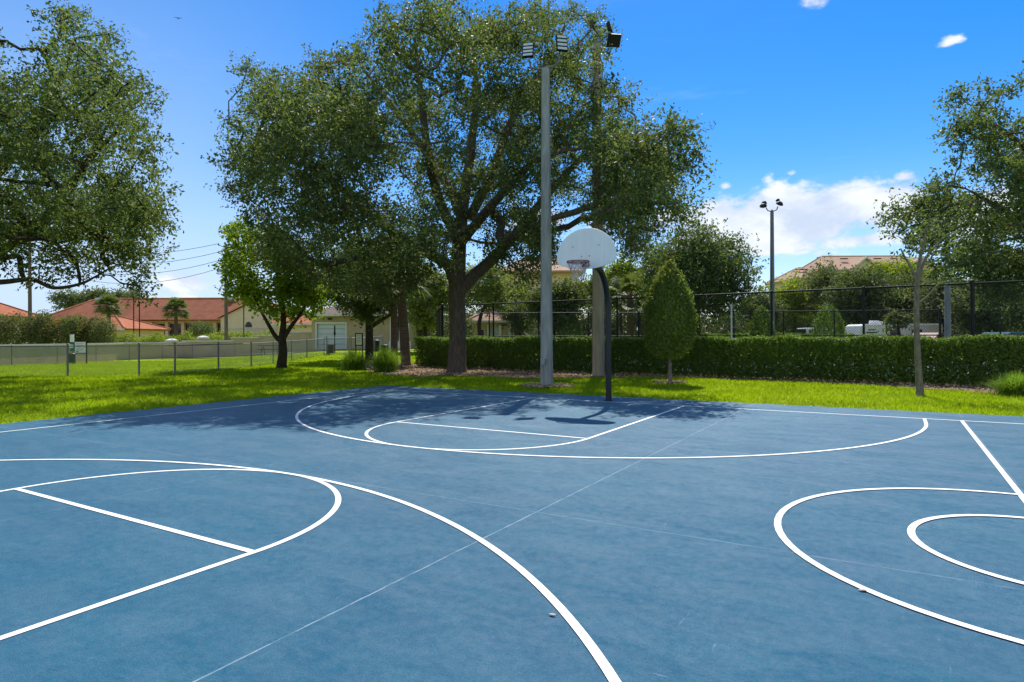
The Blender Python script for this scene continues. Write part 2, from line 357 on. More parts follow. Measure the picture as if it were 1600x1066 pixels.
# ------------------------------------------------------------------ foliage helpers
def unit(a): return a / np.maximum(np.linalg.norm(a, axis=1, keepdims=True), 1e-9)
def leaf_quads(P, axis, nrm, ln, wd):
    side = unit(np.cross(axis, nrm)); N = len(P)
    ln = ln[:, None]; wd = wd[:, None]; up = unit(np.cross(side, axis))
    V = np.empty((N, 4, 3)); V[:, 0] = P - axis * ln * .5; V[:, 1] = P + side * wd * .5 + axis * ln * .06 + up * wd * .12
    V[:, 2] = P + axis * ln * .5; V[:, 3] = P - side * wd * .5 + axis * ln * .06 + up * wd * .12
    return V.reshape(-1, 3), np.arange(N * 4).reshape(-1, 4)
def cluster_leaves(C, Rd, per, size, rng, squash=.72, sprig=10, droop=.15, aspect=.5):
    """sprigs of small leaves spread through each clump"""
    ms = np.maximum(3, per / sprig * (Rd / Rd.mean()) ** 1.7).astype(int)
    c = np.repeat(C, ms, 0); r = np.repeat(Rd, ms); K = len(c); m = 1
    d = unit(rng.normal(size=(K * m, 3)))
    rad = r * rng.random(K * m) ** .45 * (.7 + .75 * rng.random(K * m) ** 2)
    sp = c + d * rad[:, None] * np.array([1, 1, squash])
    tw = unit(d + rng.normal(size=d.shape) * .6 + np.array([0, 0, .15]))
    P = np.repeat(sp, sprig, 0); T = np.repeat(tw, sprig, 0); n = len(P)
    P = P + T * (rng.random((n, 1)) - .3) * size * (2.2 + .14 * sprig) + rng.normal(size=(n, 3)) * size * (.35 + .02 * sprig)
    ax = unit(T * .7 + rng.normal(size=(n, 3)) * .7 - np.array([0, 0, droop]))
    nr = unit(rng.normal(size=(n, 3)) * .75 + np.array([0, 0, .7]))
    s = size * (.6 + .8 * rng.random(n))
    return leaf_quads(P, ax, nr, s, s * aspect * (.8 + .4 * rng.random(n)))
def in_poly(px, py, poly):
    ins = False; n = len(poly); j = n - 1
    for i in range(n):
        xi, yi = poly[i]; xj, yj = poly[j]
        if (yi > py) != (yj > py) and px < (xj - xi) * (py - yi) / (yj - yi) + xi: ins = not ins
        j = i
    return ins
def edge_dist(px, py, poly):
    best = 1e9; n = len(poly)
    for i in range(n):
        ax, ay = poly[i]; bx, by = poly[(i + 1) % n]; dx, dy = bx - ax, by - ay
        t = max(0, min(1, ((px - ax) * dx + (py - ay) * dy) / (dx * dx + dy * dy + 1e-9)))
        best = min(best, math.hypot(px - ax - t * dx, py - ay - t * dy))
    return best
def crown_targets(poly, d0, half, n, rnd, edge_px, rmin, rmax, skip=None):
    """clump centres filling a crown: its outline as seen across the court, rounded in depth"""
    xs = [p[0] for p in poly]; ys = [p[1] for p in poly]; out = []; tries = 0
    while len(out) < n and tries < n * 400:
        tries += 1
        px, py = rnd.uniform(min(xs), max(xs)), rnd.uniform(min(ys), max(ys))
        if not in_poly(px, py, poly): continue
        e = edge_dist(px, py, poly)
        if e < edge_px * .25: continue
        k = min(1, e / (edge_px * 4.0)); hd = half * math.sqrt(1 - (1 - k) ** 2)
        u = rnd.uniform(-1, 1); u = math.copysign(abs(u) ** .7, u)
        d = d0 + u * hd
        if skip and skip(px, py, d): continue
        p = Vector(at(px, py, d)); r = rnd.uniform(rmin, rmax)
        r = min(r, max(.45, e * d / F * .95))
        if any((p - q).length < .62 * min(r, rq) for q, rq in out): continue
        out.append((p, r))
    return out
def grow(limbs, targets, rnd, rtip=.018, sag=.12, seg=3):
    """limbs: list of (points, radii). Adds a branch to every target. Returns MB with all wood."""
    mb = MB(); nodes = []
    for pts, rad in limbs:
        pts = [Vector(p) for p in pts]; fine = []; fr = []
        for i in range(len(pts) - 1):
            p0 = pts[max(i - 1, 0)]; p1 = pts[i]; p2 = pts[i + 1]; p3 = pts[min(i + 2, len(pts) - 1)]
            for k in range(4):
                t = k / 4
                fine.append(.5 * ((2 * p1) + (p2 - p0) * t + (2 * p0 - 5 * p1 + 4 * p2 - p3) * t * t + (3 * p1 - p0 - 3 * p2 + p3) * t ** 3)); fr.append(rad[i] + (rad[i + 1] - rad[i]) * t)
        fine.append(pts[-1]); fr.append(rad[-1])
        mb.tube(fine, fr, 10)
        for p, r in list(zip(fine, fr))[len(fine) // 3:]: nodes.append([p, -1, r, True])
    if targets:
        root = Vector(limbs[0][0][0]); cen = nodes[len(nodes) // 3][0]
        n0 = len(nodes); order = sorted(targets, key=lambda q: (q[0] - cen).length)
        chains = []
        for p, r in order:
            best = min(range(len(nodes)), key=lambda i: (nodes[i][0] - p).length + (0.9 if nodes[i][0].z > p.z + .4 else 0))
            a = nodes[best][0]; L = (p - a).length; ids = [best]; prev = a
            for k in range(1, seg + 1):
                t = k / seg; q = a.lerp(p, t)
                if k < seg: q += Vector((rnd.uniform(-1, 1), rnd.uniform(-1, 1), rnd.uniform(-.6, 1) - sag)) * L * .09
                nodes.append([q, ids[-1], 0, False]); ids.append(len(nodes) - 1)
            chains.append(ids)
        cnt = [0] * len(nodes)
        for ids in chains:
            i = ids[-1]
            while i >= n0: cnt[i] += 1; i = nodes[i][1]
        for ids in chains:
            pr = nodes[ids[0]][2] or rtip * max(1, cnt[ids[0]]) ** .5
            rad = []
            for j, i in enumerate(ids):
                rr = rtip * max(1, cnt[i]) ** .5 if i >= n0 else min(pr * .8, rtip * 1.6 * max(1, cnt[ids[1]]) ** .5)
                rad.append(rr)
            mb.tube([nodes[i][0] for i in ids], rad, 6, cap=False)
    return mb
def tree_thing(name, label, base, limbs, targets, per, size, leafm, barkm, seed, cat='tree', group=None, rtip=.018, aspect=.5, squash=.75, twigs=True, droop=.15, sprig=10):
    rng = np.random.default_rng(seed); rnd = random.Random(seed)
    root = thing(name, label, cat, base, group=group)
    wood = grow(limbs, targets if twigs else [], rnd, rtip)
    wood.build('trunk', barkm, root, world=True, smooth=True)
    C = np.array([p[:] for p, r in targets]); Rd = np.array([r for p, r in targets])
    V, Q = cluster_leaves(C, Rd, per, size, rng, squash, aspect=aspect, droop=droop, sprig=sprig)
    mesh_np('crown', V, Q, leafm, root, world=True)
    return root
def bush_cloud(ells, n, size, rng, shell=.55, aspect=.55, outward=.5):
    """leaves in a list of ellipsoids (c, r3), mostly towards their surface"""
    Vs = []
    vol = np.array([e[1][0] * e[1][2] for e in ells]); cnt = (n * vol / vol.sum()).astype(int)
    P = []; D = []
    for (c, r), k in zip(ells, cnt):
        d = unit(rng.normal(size=(k, 3))); rr = shell + (1 - shell) * rng.random(k) ** .6
        rr *= 1 + .12 * np.sin(d[:, 0] * 7 + c[0]) * np.cos(d[:, 2] * 6 + c[1])
        P.append(np.array(c) + d * rr[:, None] * np.array(r)); D.append(d)
    P = np.concatenate(P); D = np.concatenate(D); n = len(P)
    ax = unit(D * .4 + rng.normal(size=(n, 3)) * .8); nr = unit(D * outward + rng.normal(size=(n, 3)) * .7 + np.array([0, 0, .4]))
    s = size * (.6 + .8 * rng.random(n))
    return leaf_quads(P + rng.normal(size=(n, 3)) * size * .6, ax, nr, s, s * aspect)

# ------------------------------------------------------------------ the ground
HU, LEN, DFT, R3, B3, RC = 21.823 * FT, 50.959 * FT, 16.256 * FT, 20.039 * FT, 2.203 * FT, 5.975 * FT
def to_court(p):
    """inverse of court(): world xy -> (u, v)"""
    c, s = math.cos(YAW), math.sin(YAW); x, y = p[0], p[1]
    return (c * x - s * y + _cx, -(s * x + c * y + _cy))
cor = to_court(gpos(602, 602.5))
CU0, CV0 = cor                                             # far left corner of the blue surface
CU1, CV1 = CU0 + 31.0, LEN + 2.2
JU = to_court(gpos(300, 1066))[0] * .5 + to_court(gpos(1130, 655))[0] * .5
JV = to_court(gpos(530, 805))[1] * .5 + to_court(gpos(1600, 1015))[1] * .5

def build_ground():
    xs = np.concatenate([np.linspace(-900, -70, 12), np.linspace(-60, 60, 121), np.linspace(70, 900, 12)])
    ys = np.concatenate([np.linspace(-400, -20, 8), np.linspace(-10, 90, 101), np.linspace(100, 1800, 14)])
    V = [(x, y, zg(x, y) - .03) for y in ys for x in xs]; nx = len(xs)
    Q = [(j * nx + i, j * nx + i + 1, (j + 1) * nx + i + 1, (j + 1) * nx + i) for j in range(len(ys) - 1) for i in range(nx - 1)]
    tag(mesh_np('ground', V, Q, ground_mat(), smooth=True), kind='structure')
build_ground()

# the blue court: one object whose local x,y run along its lines
def build_court():
    mb = MB(); mb.box(((CU0 + CU1) / 2, -(CV0 + CV1) / 2, -.06), (CU1 - CU0, CV1 - CV0, .12))
    o = mb.build('basketball_court', court_mat()); o.location = court(0, 0); o.rotation_euler = (0, 0, -YAW); tag(o, kind='structure')
    LM = line_mat(); W = .052
    def strip(pts, name, w_=W, z=.004, closed=False):
        vs = []; n = len(pts)
        for i, (x, y) in enumerate(pts):
            if closed: a, b = pts[(i - 1) % n], pts[(i + 1) % n]
            else: a, b = pts[max(i - 1, 0)], pts[min(i + 1, n - 1)]
            dx, dy = b[0] - a[0], b[1] - a[1]; L = math.hypot(dx, dy); nx, ny = -dy / L * w_ / 2, dx / L * w_ / 2
            vs += [(x + nx, -(y + ny), z), (x - nx, -(y - ny), z)]
        k = n if closed else n - 1
        m = MB().add(vs, [(2 * i, 2 * i + 1, 2 * ((i + 1) % n) + 1, 2 * ((i + 1) % n)) for i in range(k)])
        m.build(name, LM, o)
    def arc(cu, cv, r, a0, a1, n=72): return [(cu + r * math.cos(R(a0 + (a1 - a0) * i / n)), cv + r * math.sin(R(a0 + (a1 - a0) * i / n))) for i in range(n + 1)]
    side_u = to_court(gpos(0, 675))[0] * .5 + to_court(gpos(607, 609.8))[0] * .5
    h = 6 * FT; far_u = CU1 - 1.3; g = .026
    strip([(side_u - g, 0), (far_u, 0)], 'base_line')
    strip([(side_u, g), (side_u, LEN - g)], 'side_line')
    strip([(side_u - g, LEN), (far_u, LEN)], 'base_line')
    strip([(HU, g), (HU, LEN - g)], 'half_way_line')
    for sgn, v0 in ((1, 0.0), (-1, LEN)):
        f = lambda v: v0 + sgn * v
        strip([(-h, f(g)), (-h, f(DFT))] + [(a, f(b)) for a, b in arc(0, DFT, h, 180, 0)][1:-1] + [(h, f(DFT)), (h, f(g))], 'key_line', z=.004)
        strip([(-h + g, f(DFT)), (h - g, f(DFT))], 'free_throw_line', z=.0048)
        strip([(-R3, f(g)), (-R3, f(B3))] + [(a, f(b)) for a, b in arc(0, B3, R3, 180, 0, 120)][1:-1] + [(R3, f(B3)), (R3, f(g))], 'three_point_line', z=.0064)
    strip(arc(HU, LEN / 2, RC, 0, 360)[:-1], 'centre_circle', z=.0072, closed=True)
    strip(arc(HU, LEN / 2, 2.95 * FT, 0, 360)[:-1], 'centre_circle', z=.0072, closed=True)
build_court()

# mulch bed along the hedge and round the oak
HEDGE = [Vector((-4.9, 31.3, 0)), Vector((6.0, 23.6, 0)), Vector((13.2, 18.1, 0)), Vector((20.5, 12.6, 0))]   # front foot of the hedge
HN = Vector((.575, .818, 0))
def sheet(name, pts, z, m, kind='structure', **k):
    o = MB().add([(x, y, z + zg(x, y)) for x, y in pts], [tuple(range(len(pts)))]).build(name, m); tag(o, kind=kind, **k); return o
MULCH = mat('mulch', (.25, .165, .105), .95, .05, col2=(.17, .11, .08), scale=5, bump=1, bscale=26)
MULCHC = leaf_mat('mulch_chip', (.31, .215, .13), (.52, .40, .27), (.38, .275, .17), .02, .9, .1)
bed = [gpos(*q)[:2] for q in ((548, 573), (600, 585), (655, 589), (700, 586.5), (760, 588), (830, 591.5), (880, 590), (930, 589), (1000, 588.5), (1100, 591), (1250, 596), (1400, 604), (1500, 610.5), (1600, 620))]
bed = bed + [(16, 11.5), (22, 13), (14.5, 20.3), (7.2, 25.6), (-3.6, 33.4), (-6.2, 36.5), (-9, 34)]
sheet('mulch_bed', bed, -.012, MULCH)
def scatter_poly(poly, n, rng):
    P = np.array(poly); lo, hi = P.min(0), P.max(0); out = []
    while len(out) < n:
        q = lo + (hi - lo) * rng.random(2)
        if in_poly(q[0], q[1], poly): out.append(q)
    return np.array(out)
def chips():
    rng = np.random.default_rng(5); near = [p for p in bed]
    q = scatter_poly(near, 15000, rng); n = len(q)
    P = np.column_stack([q, np.array([zg(a, b) for a, b in q]) + rng.random(n) * .03])
    ring = []
    for c, rr, k in ((gpos(854, 604), .85, 700), (gpos(1046, 599), .55, 350)):
        a = rng.random(k) * 6.283; r_ = rr * np.sqrt(rng.random(k)); ring.append(np.column_stack([c[0] + r_ * np.cos(a), c[1] + r_ * np.sin(a), .03 + rng.random(k) * .035]))
    P = np.concatenate([P] + ring); n = len(P)
    ax = unit(rng.normal(size=(n, 3)) * np.array([1, 1, .3])); nr = unit(rng.normal(size=(n, 3)) * .5 + np.array([0, 0, 1]))
    s = .05 + .09 * rng.random(n); V, Q = leaf_quads(P, ax, nr, s, s * .45)
    tag(mesh_np('mulch_chips', V, Q, MULCHC), 'brown wood mulch chips strewn along the hedge foot', 'mulch', kind='stuff')
chips()

# tennis court beyond the hedge
TEN = mat('tennis_surface', (.09, .15, .17), .8, .1, col2=(.07, .12, .14), scale=1.0)
sheet('tennis_court', [(-2.5, 34.5), (7.6, 26.9), (14.9, 21.2), (24, 14.5), (36, 32), (24, 39), (-3.6, 40)], -.012, TEN)
ASPH = mat('asphalt', (.075, .075, .078), .9, .15, col2=(.05, .05, .052), scale=2)
sheet('parking_lot', [(4, 56), (70, 48), (80, 62), (5, 68)], .06, ASPH)
PATHM = mat('concrete_path', (.45, .42, .36), .9, .1, col2=(.36, .33, .29), scale=2)
sheet('path', [(-30, 55.5), (-17.8, 52.6), (-8, 52.6), (-8, 53.8), (-17.8, 53.8), (-29.5, 57)], .03, PATHM)

# ------------------------------------------------------------------ grass blades
def build_grass():
    rng = np.random.default_rng(11)
    out = []
    bedp = bed
    a0, a1 = -0.86, 0.86
    N = 0; want = 118000; P = []
    while N < want:
        k = 60000
        d = 9 + 40 * rng.random(k) ** 1.75; a = a0 + (a1 - a0) * rng.random(k); x = a * d
        keep = rng.random(k) < np.clip(d / 22, .35, 1.0)
        x, d = x[keep], d[keep]
        c, s = math.cos(YAW), math.sin(YAW)
        u = c * x - s * d + _cx; v = -(s * x + c * d + _cy)
        jit = .05 * np.sin(u * 9.1) + .035 * np.sin(v * 13.7) + .03 * rng.normal(size=len(u))
        off = (u < CU0 + jit * .8 - .01) | (v < CV0 + jit * .8 - .01)
        x, d = x[off], d[off]
        P.append(np.column_stack([x, d])); N += len(x)
    P = np.concatenate(P)[:want]
    ok = np.array([not in_poly(q[0], q[1], bedp) and not in_poly(q[0], q[1], TPOLY) for q in P]); P = P[ok]
    n = len(P); B = 3
    base = np.repeat(P, B, 0) + rng.normal(size=(n * B, 2)) * .03; m = len(base)
    z = np.repeat(np.array([zg(a, b) for a, b in P]), B) - .03
    far = np.clip(base[:, 1] / 18, .8, 2.2)
    h = (.03 + .04 * rng.random(m)) * (0.85 + .25 * np.sin(base[:, 0] * .9) * np.sin(base[:, 1] * 1.1)) ; wdt = .011 * far * (.7 + .6 * rng.random(m))
    ang = rng.random(m) * 6.283; lean = rng.normal(size=(m, 2)) * .035
    V = np.empty((m, 3, 3))
    dx = np.cos(ang) * wdt; dy = np.sin(ang) * wdt
    V[:, 0] = np.column_stack([base[:, 0] - dx, base[:, 1] - dy, z]); V[:, 1] = np.column_stack([base[:, 0] + dx, base[:, 1] + dy, z])
    V[:, 2] = np.column_stack([base + lean, z + .03 + h])
    tag(mesh_np('grass', V.reshape(-1, 3), np.arange(m * 3).reshape(-1, 3), GRASSB), 'bright green mown lawn around the blue court', 'grass', kind='stuff')
TPOLY = [(-3.2, 33.6), (7.0, 26.2), (14.0, 20.6), (23, 13.5), (60, 30), (40, 60), (-4, 60)]
build_grass()

# ------------------------------------------------------------------ basketball hoop
def build_hoop():
    base = Vector(gpos(950.5, 626.5)); root = thing('basketball_hoop', 'white fan backboard on a black curved pole at the far court edge', 'basketball hoop', base)
    back = -EW                                    # towards the court
    L = lambda t, z, u=0.0: (back * t + EU * u + Vector((0, 0, z)))
    pts = [L(0, -.05), L(0, 1.0), L(0, 2.05)]
    for i in range(1, 10):
        a = R(80) * i / 9; pts.append(L(.72 * (1 - math.cos(a)), 2.05 + .98 * math.sin(a)))
    pts.append(L(1.12, 3.08))
    MB().tube(pts, .068, 16).build('pole', BLACK, root, smooth=True)
    MB().lathe((0, 0, 0), [(.11, -.01), (.11, .012), (.075, .02)], 20).build('base_collar', BLACK, root)
    M = Matrix.Translation(L(1.22, 2.93)) @ Matrix((( EU.x, EW.x, 0, 0), (EU.y, EW.y, 0, 0), (0, 0, 1, 0), (0, 0, 0, 1)))
    poly = [(-.20, 0), (.20, 0), (.40, .035), (.60, .11), (.672, .155), (.686, .20), (.69, .27)]
    for i in range(1, 24):
        a = math.pi * i / 24; poly.append((.69 * math.cos(a), .27 + .60 * math.sin(a)))
    poly += [(-.69, .27), (-.686, .20), (-.672, .155), (-.60, .11), (-.40, .035)]
    bd = MB().prism(poly, M, .035).build('backboard', BOARDM, root, bevel=.008)
    for u, z in ((-.09, 3.0), (.09, 3.0), (-.09, 3.2), (.09, 3.2), (-.3, 3.42), (.3, 3.42)): MB().tube([L(1.236, z, u), L(1.248, z, u)], .014, 10).build('bolt', GALV, root)
    # rear stiffeners and mount
    m2 = MB()
    for u in (-.3, .3): m2.box(L(1.19, 3.3, u), (.05, .035, .55), -YAW)
    m2.box(L(1.165, 3.12), (.26, .08, .2), -YAW); m2.build('mount_bracket', BLACK, root)
    zr = 3.05; cen = L(1.22 + .02 + .15 + .228, zr)
    ring = [cen + (EU * math.cos(2 * math.pi * i / 36) + EW * math.sin(2 * math.pi * i / 36)) * .228 for i in range(37)]
    rim = MB().tube(ring, .011, 8, cap=False)
    ring2 = [q - Vector((0, 0, .026)) for q in ring]; rim.tube(ring2, .009, 8, cap=False)
    for u in (-.07, .07): rim.tube([L(1.24, zr - .02, u), cen + EW * .2 + EU * u], .012, 8)
    for i in range(0, 36, 3): rim.tube([ring[i], ring2[i] - Vector((0, 0, .012))], .005, 5)
    rim.box(L(1.255, zr - .03), (.13, .03, .11), -YAW)
    ro = rim.build('rim', REDM, root, smooth=True)
    def P(i, k):
        t = k / 5; r = .222 - .095 * min(1, t * 1.35) ** .8; a = 2 * math.pi * (i + .5 * (k % 2)) / 12
        return cen + (EU * math.cos(a) + EW * math.sin(a)) * r + Vector((0, 0, -.03 - .072 * k))
    nw = MB()
    for i in range(12):
        for k in range(5):
            nb = (i if k % 2 == 0 else i + 1), (i - 1 if k % 2 == 0 else i)
            for j in nb:
                nw.tube([P(i, k), P(j, k + 1)], .0065 if k < 2 else .0045, 5, cap=False)
    nw.build('net', NETM, root)
build_hoop()

# ------------------------------------------------------------------ concrete floodlight poles by the court
def flood(root, c, yaw, tilt, w_=.34, h=.5, bars=4, lens=True):
    M = Matrix.Translation(Vector(c)) @ Matrix.Rotation(yaw, 4, 'Z') @ Matrix.Rotation(tilt, 4, 'X')
    hb = MB(); hb.prism([(-w_ / 2, -h / 2), (w_ / 2, -h / 2), (w_ / 2, h / 2), (-w_ / 2, h / 2)], M, .09)
    for i in range(5): hb.prism([(-w_ * .42 + i * w_ * .21 - .008, -h * .4), (-w_ * .42 + i * w_ * .21 + .008, -h * .4), (-w_ * .42 + i * w_ * .21 + .008, h * .4), (-w_ * .42 + i * w_ * .21 - .008, h * .4)], M @ Matrix.Translation((0, .07, 0)), .06)
    o = hb.build('floodlight', BLACKF, root, world=True, bevel=.006)
    if lens:
        lb = MB()
        for i in range(bars):
            z = -h / 2 + h * (i + .5) / bars; zz = h / bars * .30
            lb.prism([(-w_ * .43, z - zz), (w_ * .43, z - zz), (w_ * .43, z + zz), (-w_ * .43, z + zz)], M @ Matrix.Translation((0, -.048, 0)), .012)
        l = lb.build('lens', LENS, None); l.data.transform(Matrix.Translation(-Vector(root.location))); l.parent = o
    return o
def sq_pole(root, base, top, w0, w1, m, ch=.16, rz=0.0):
    mb = MB(); pts = []
    for z, ww in ((base[2] - .1, w0), (top[2], w1)):
        k = z == top[2]; cx, cy = (top[0], top[1]) if k else (base[0], base[1]); a = ww / 2; c = a * (1 - ch * 2)
        for x, y in ((-c, -a), (c, -a), (a, -c), (a, c), (c, a), (-c, a), (-a, c), (-a, -c)):
            xr = x * math.cos(rz) - y * math.sin(rz); yr = x * math.sin(rz) + y * math.cos(rz); pts.append((cx + xr, cy + yr, z))
    mb.add(pts, [(i, (i + 1) % 8, 8 + (i + 1) % 8, 8 + i) for i in range(8)] + [tuple(range(7, -1, -1)), tuple(range(8, 16))])
    return mb.build('pole', m, root, world=True)
def build_floods():
    b = Vector(gpos(854, 604)); d = b.y; top = Vector((b.x, b.y, at(852, 108, d)[2]))
    r = thing('floodlight_pole', 'grey square concrete light pole with two slatted floodlights beside the hoop', 'light pole', b)
    sq_pole(r, b, top, .33, .215, CONC, rz=-.35)
    ar = MB()
    l = Vector(at(829, 90, d)); q = Vector(at(876, 82, d))
    ar.tube([top + Vector((0, 0, -.1)), top + Vector((0, 0, .06))], .06, 10)
    ar.tube([l + Vector((.01, 0, -.1)), Vector(at(831, 106, d)), Vector(at(842, 108.5, d)), top + Vector((0, 0, .02)), Vector(at(866, 104, d)), Vector(at(875, 97, d)), q], .032, 8)
    ar.build('cross_arm', GALVD, r, world=True, smooth=True)
    flood(r, at(827, 79, d - .1), R(-12), R(-14), .33, .46); flood(r, at(879.5, 68, d - .1), R(12), R(-10), .33, .5)
    bx = MB().box(Vector(at(849.5, 565, d)) + Vector((-.03, -.20, 0)), (.13, .09, .18), -.35).build('junction_box', GALV, r, world=True, bevel=.008)
    MB().tube([Vector(at(851, 572, d)) + Vector((-.03, -.185, 0)), Vector(at(851, 602, d)) + Vector((-.03, -.195, 0))], .014, 8).build('conduit', GALV, r, world=True)
    b = Vector(gpos(935, 587)); d = b.y; top = Vector((b.x - .02, b.y, at(935, 70, d)[2]))
    r = thing('floodlight_pole', 'tall tan concrete light pole behind the hoop with dark lamp against sky', 'light pole', b)
    sq_pole(r, b, top, .40, .27, CONCT, rz=-.5)
    ar = MB().tube([top + Vector((0, 0, -.15)), top + Vector((0, 0, .1))], .09, 10)
    ar.tube([top + Vector((0, 0, -.02)), Vector(at(944, 60, d)), Vector(at(952, 56, d)), Vector(at(955, 50, d))], .04, 8)
    ar.build('cross_arm', GALVD, r, world=True, smooth=True)
    flood(r, at(961, 63.5, d - .1), R(8), R(38), .50, .46, lens=False)
    flood(r, at(955, 42, d + .1), R(70), R(-15), .26, .34)
build_floods()

# ------------------------------------------------------------------ hedge
def build_hedge(name, label, path, thick, h, n, size, seed, m, z0=None):
    rng = np.random.default_rng(seed); base = path[0]
    root = thing(name, label, 'hedge', base)
    segs = [(path[i], path[i + 1]) for i in range(len(path) - 1)]; Ls = [(b - a).length for a, b in segs]; tot = sum(Ls); P = []; D = []
    st = MB()
    for (a, b), L in zip(segs, Ls):
        k = int(n * L / tot); t = rng.random(k); s = rng.random(k); dirv = (b - a).normalized(); nn = Vector((-dirv.y, dirv.x, 0))
        side = rng.random(k)
        v = np.where(side < .42, rng.random(k) ** 2.2 * .45, np.where(side < .6, 1 - rng.random(k) ** 2 * .4, rng.random(k)))     # front, back, inside
        z = np.where(side > .78, 1 - rng.random(k) ** 2.5 * .2, .04 + .96 * rng.random(k) ** 1.05)
        bulge = .10 * np.sin(t * L * 1.7) + .06 * np.sin(t * L * 4.3 + 1)
        hh = h * (1 + .025 * np.sin(t * L * 2.1) + .02 * np.sin(t * L * 5.2))
        vv = (v * thick + bulge * (1 - v)) + .12 * (1 - z) * (1 - 2 * v)
        p = np.array(a)[None] + np.outer(t * L, np.array(dirv)) + np.outer(vv, np.array(nn)); p[:, 2] += z * hh + np.array([zg(q[0], q[1]) for q in p])
        P.append(p); d = np.outer(1 - 2 * v, -np.array(nn)); d[:, 2] += np.where(z > .9, 1.3, .25); D.append(d)
        for i in range(int(L / .38)):
            q = a + dirv * (i * .38 + rnd0.uniform(-.1, .1)) + nn * (thick * .5 + rnd0.uniform(-.2, .2)); g = zg(q.x, q.y)
            for _ in range(2): st.tube([(q.x, q.y, g - .03), (q.x + rnd0.uniform(-.15, .15), q.y + rnd0.uniform(-.1, .1), g + .45), (q.x + rnd0.uniform(-.3, .3), q.y + rnd0.uniform(-.2, .2), g + h * .8)], [.014, .012, .006], 5)
    P = np.concatenate(P); D = np.concatenate(D); k = len(P)
    ax = unit(rng.normal(size=(k, 3)) + np.array([0, 0, .35]) + D * .25); nr = unit(D * .7 + rng.normal(size=(k, 3)) * .7)
    s = size * (.65 + .7 * rng.random(k)); V, Q = leaf_quads(P + rng.normal(size=P.shape) * .025, ax, nr, s, s * .55)
    mesh_np('foliage', V, Q, m, root, world=True); st.build('stems', BARKD, root, world=True)
rnd0 = random.Random(3)
build_hedge('hedge', 'long clipped green hedge running across behind the hoop', HEDGE, 1.05, 1.40, 185000, .09, 21, HEDGELEAF)
build_hedge('hedge', 'low far hedge beyond the tennis court under the trees', [Vector((9, 51, 0)), Vector((27, 49.5, 0))], 1.0, 1.5, 9000, .2, 22, HEDGELEAF)

# ------------------------------------------------------------------ chain link fences
def wire_mesh(mb, a, b, h, z0, pitch, t):
    a, b = Vector(a), Vector(b); L = (Vector((b.x, b.y, 0)) - Vector((a.x, a.y, 0))).length; d = Vector((b.x - a.x, b.y - a.y, 0)).normalized()
    slope = (b.z - a.z) / L
    Vs = []
    n = int((L + h) / pitch)
    for i in range(n):
        s0 = i * pitch
        for sg in (1, -1):
            # wire climbs along +s or -s
            if sg == 1: p, q = (s0 - h, 0), (s0, h)
            else: p, q = (s0, 0), (s0 - h, h)
            def clip(p, q):
                (x0, y0), (x1, y1) = p, q
                if x0 > x1: x0, y0, x1, y1 = x1, y1, x0, y0
                if x1 <= 0 or x0 >= L: return None
                if x0 < 0: y0 += (0 - x0) * (y1 - y0) / (x1 - x0); x0 = 0
                if x1 > L: y1 += (L - x1) * (y1 - y0) / (x1 - x0); x1 = L
                return (x0, y0), (x1, y1)
            c = clip(p, q)
            if c is None: continue
            P = [a + d * x + Vector((0, 0, z0 + y + slope * x)) for x, y in c]
            mb.tube(P, t, 3, cap=False)
def fence(name, label, pts, h, mpost, mmesh, posts_every, pr, pitch, wt, rails=(1.0,), extra=None, terminal=()):
    P = [Vector((x, y, zg(x, y))) for x, y in pts]
    root = thing(name, label, 'fence', P[0])
    msh = MB(); rl = MB()
    for i in range(len(P) - 1):
        a, b = P[i], P[i + 1]; L = (b - a).length; k = max(1, round(L / posts_every))
        for j in range(k + (1 if i == len(P) - 2 else 0)):
            q = a.lerp(b, j / k); rr = pr * (1.5 if (i, j) in terminal or (j == 0 and i > 0) else 1)
            m = MB().tube([q + Vector((0, 0, -.1)), q + Vector((0, 0, h + (.05 if rr > pr else .0)))], rr, 8)
            m.lathe((q.x, q.y, q.z + h + (.05 if rr > pr else 0)), [(rr * 1.15, 0), (rr * 1.1, .03), (rr * .4, .055)], 8)
            m.build('post', mpost, root, world=True, smooth=True)
        for rz in rails: rl.tube([a + Vector((0, 0, h * rz - .02)), b + Vector((0, 0, h * rz - .02))], pr * .78, 8)
        wire_mesh(msh, a, b, h - .06, .03, pitch, wt)
    rl.build('rail', mpost, root, world=True); msh.build('wire_mesh', mmesh, root, world=True)
    return root
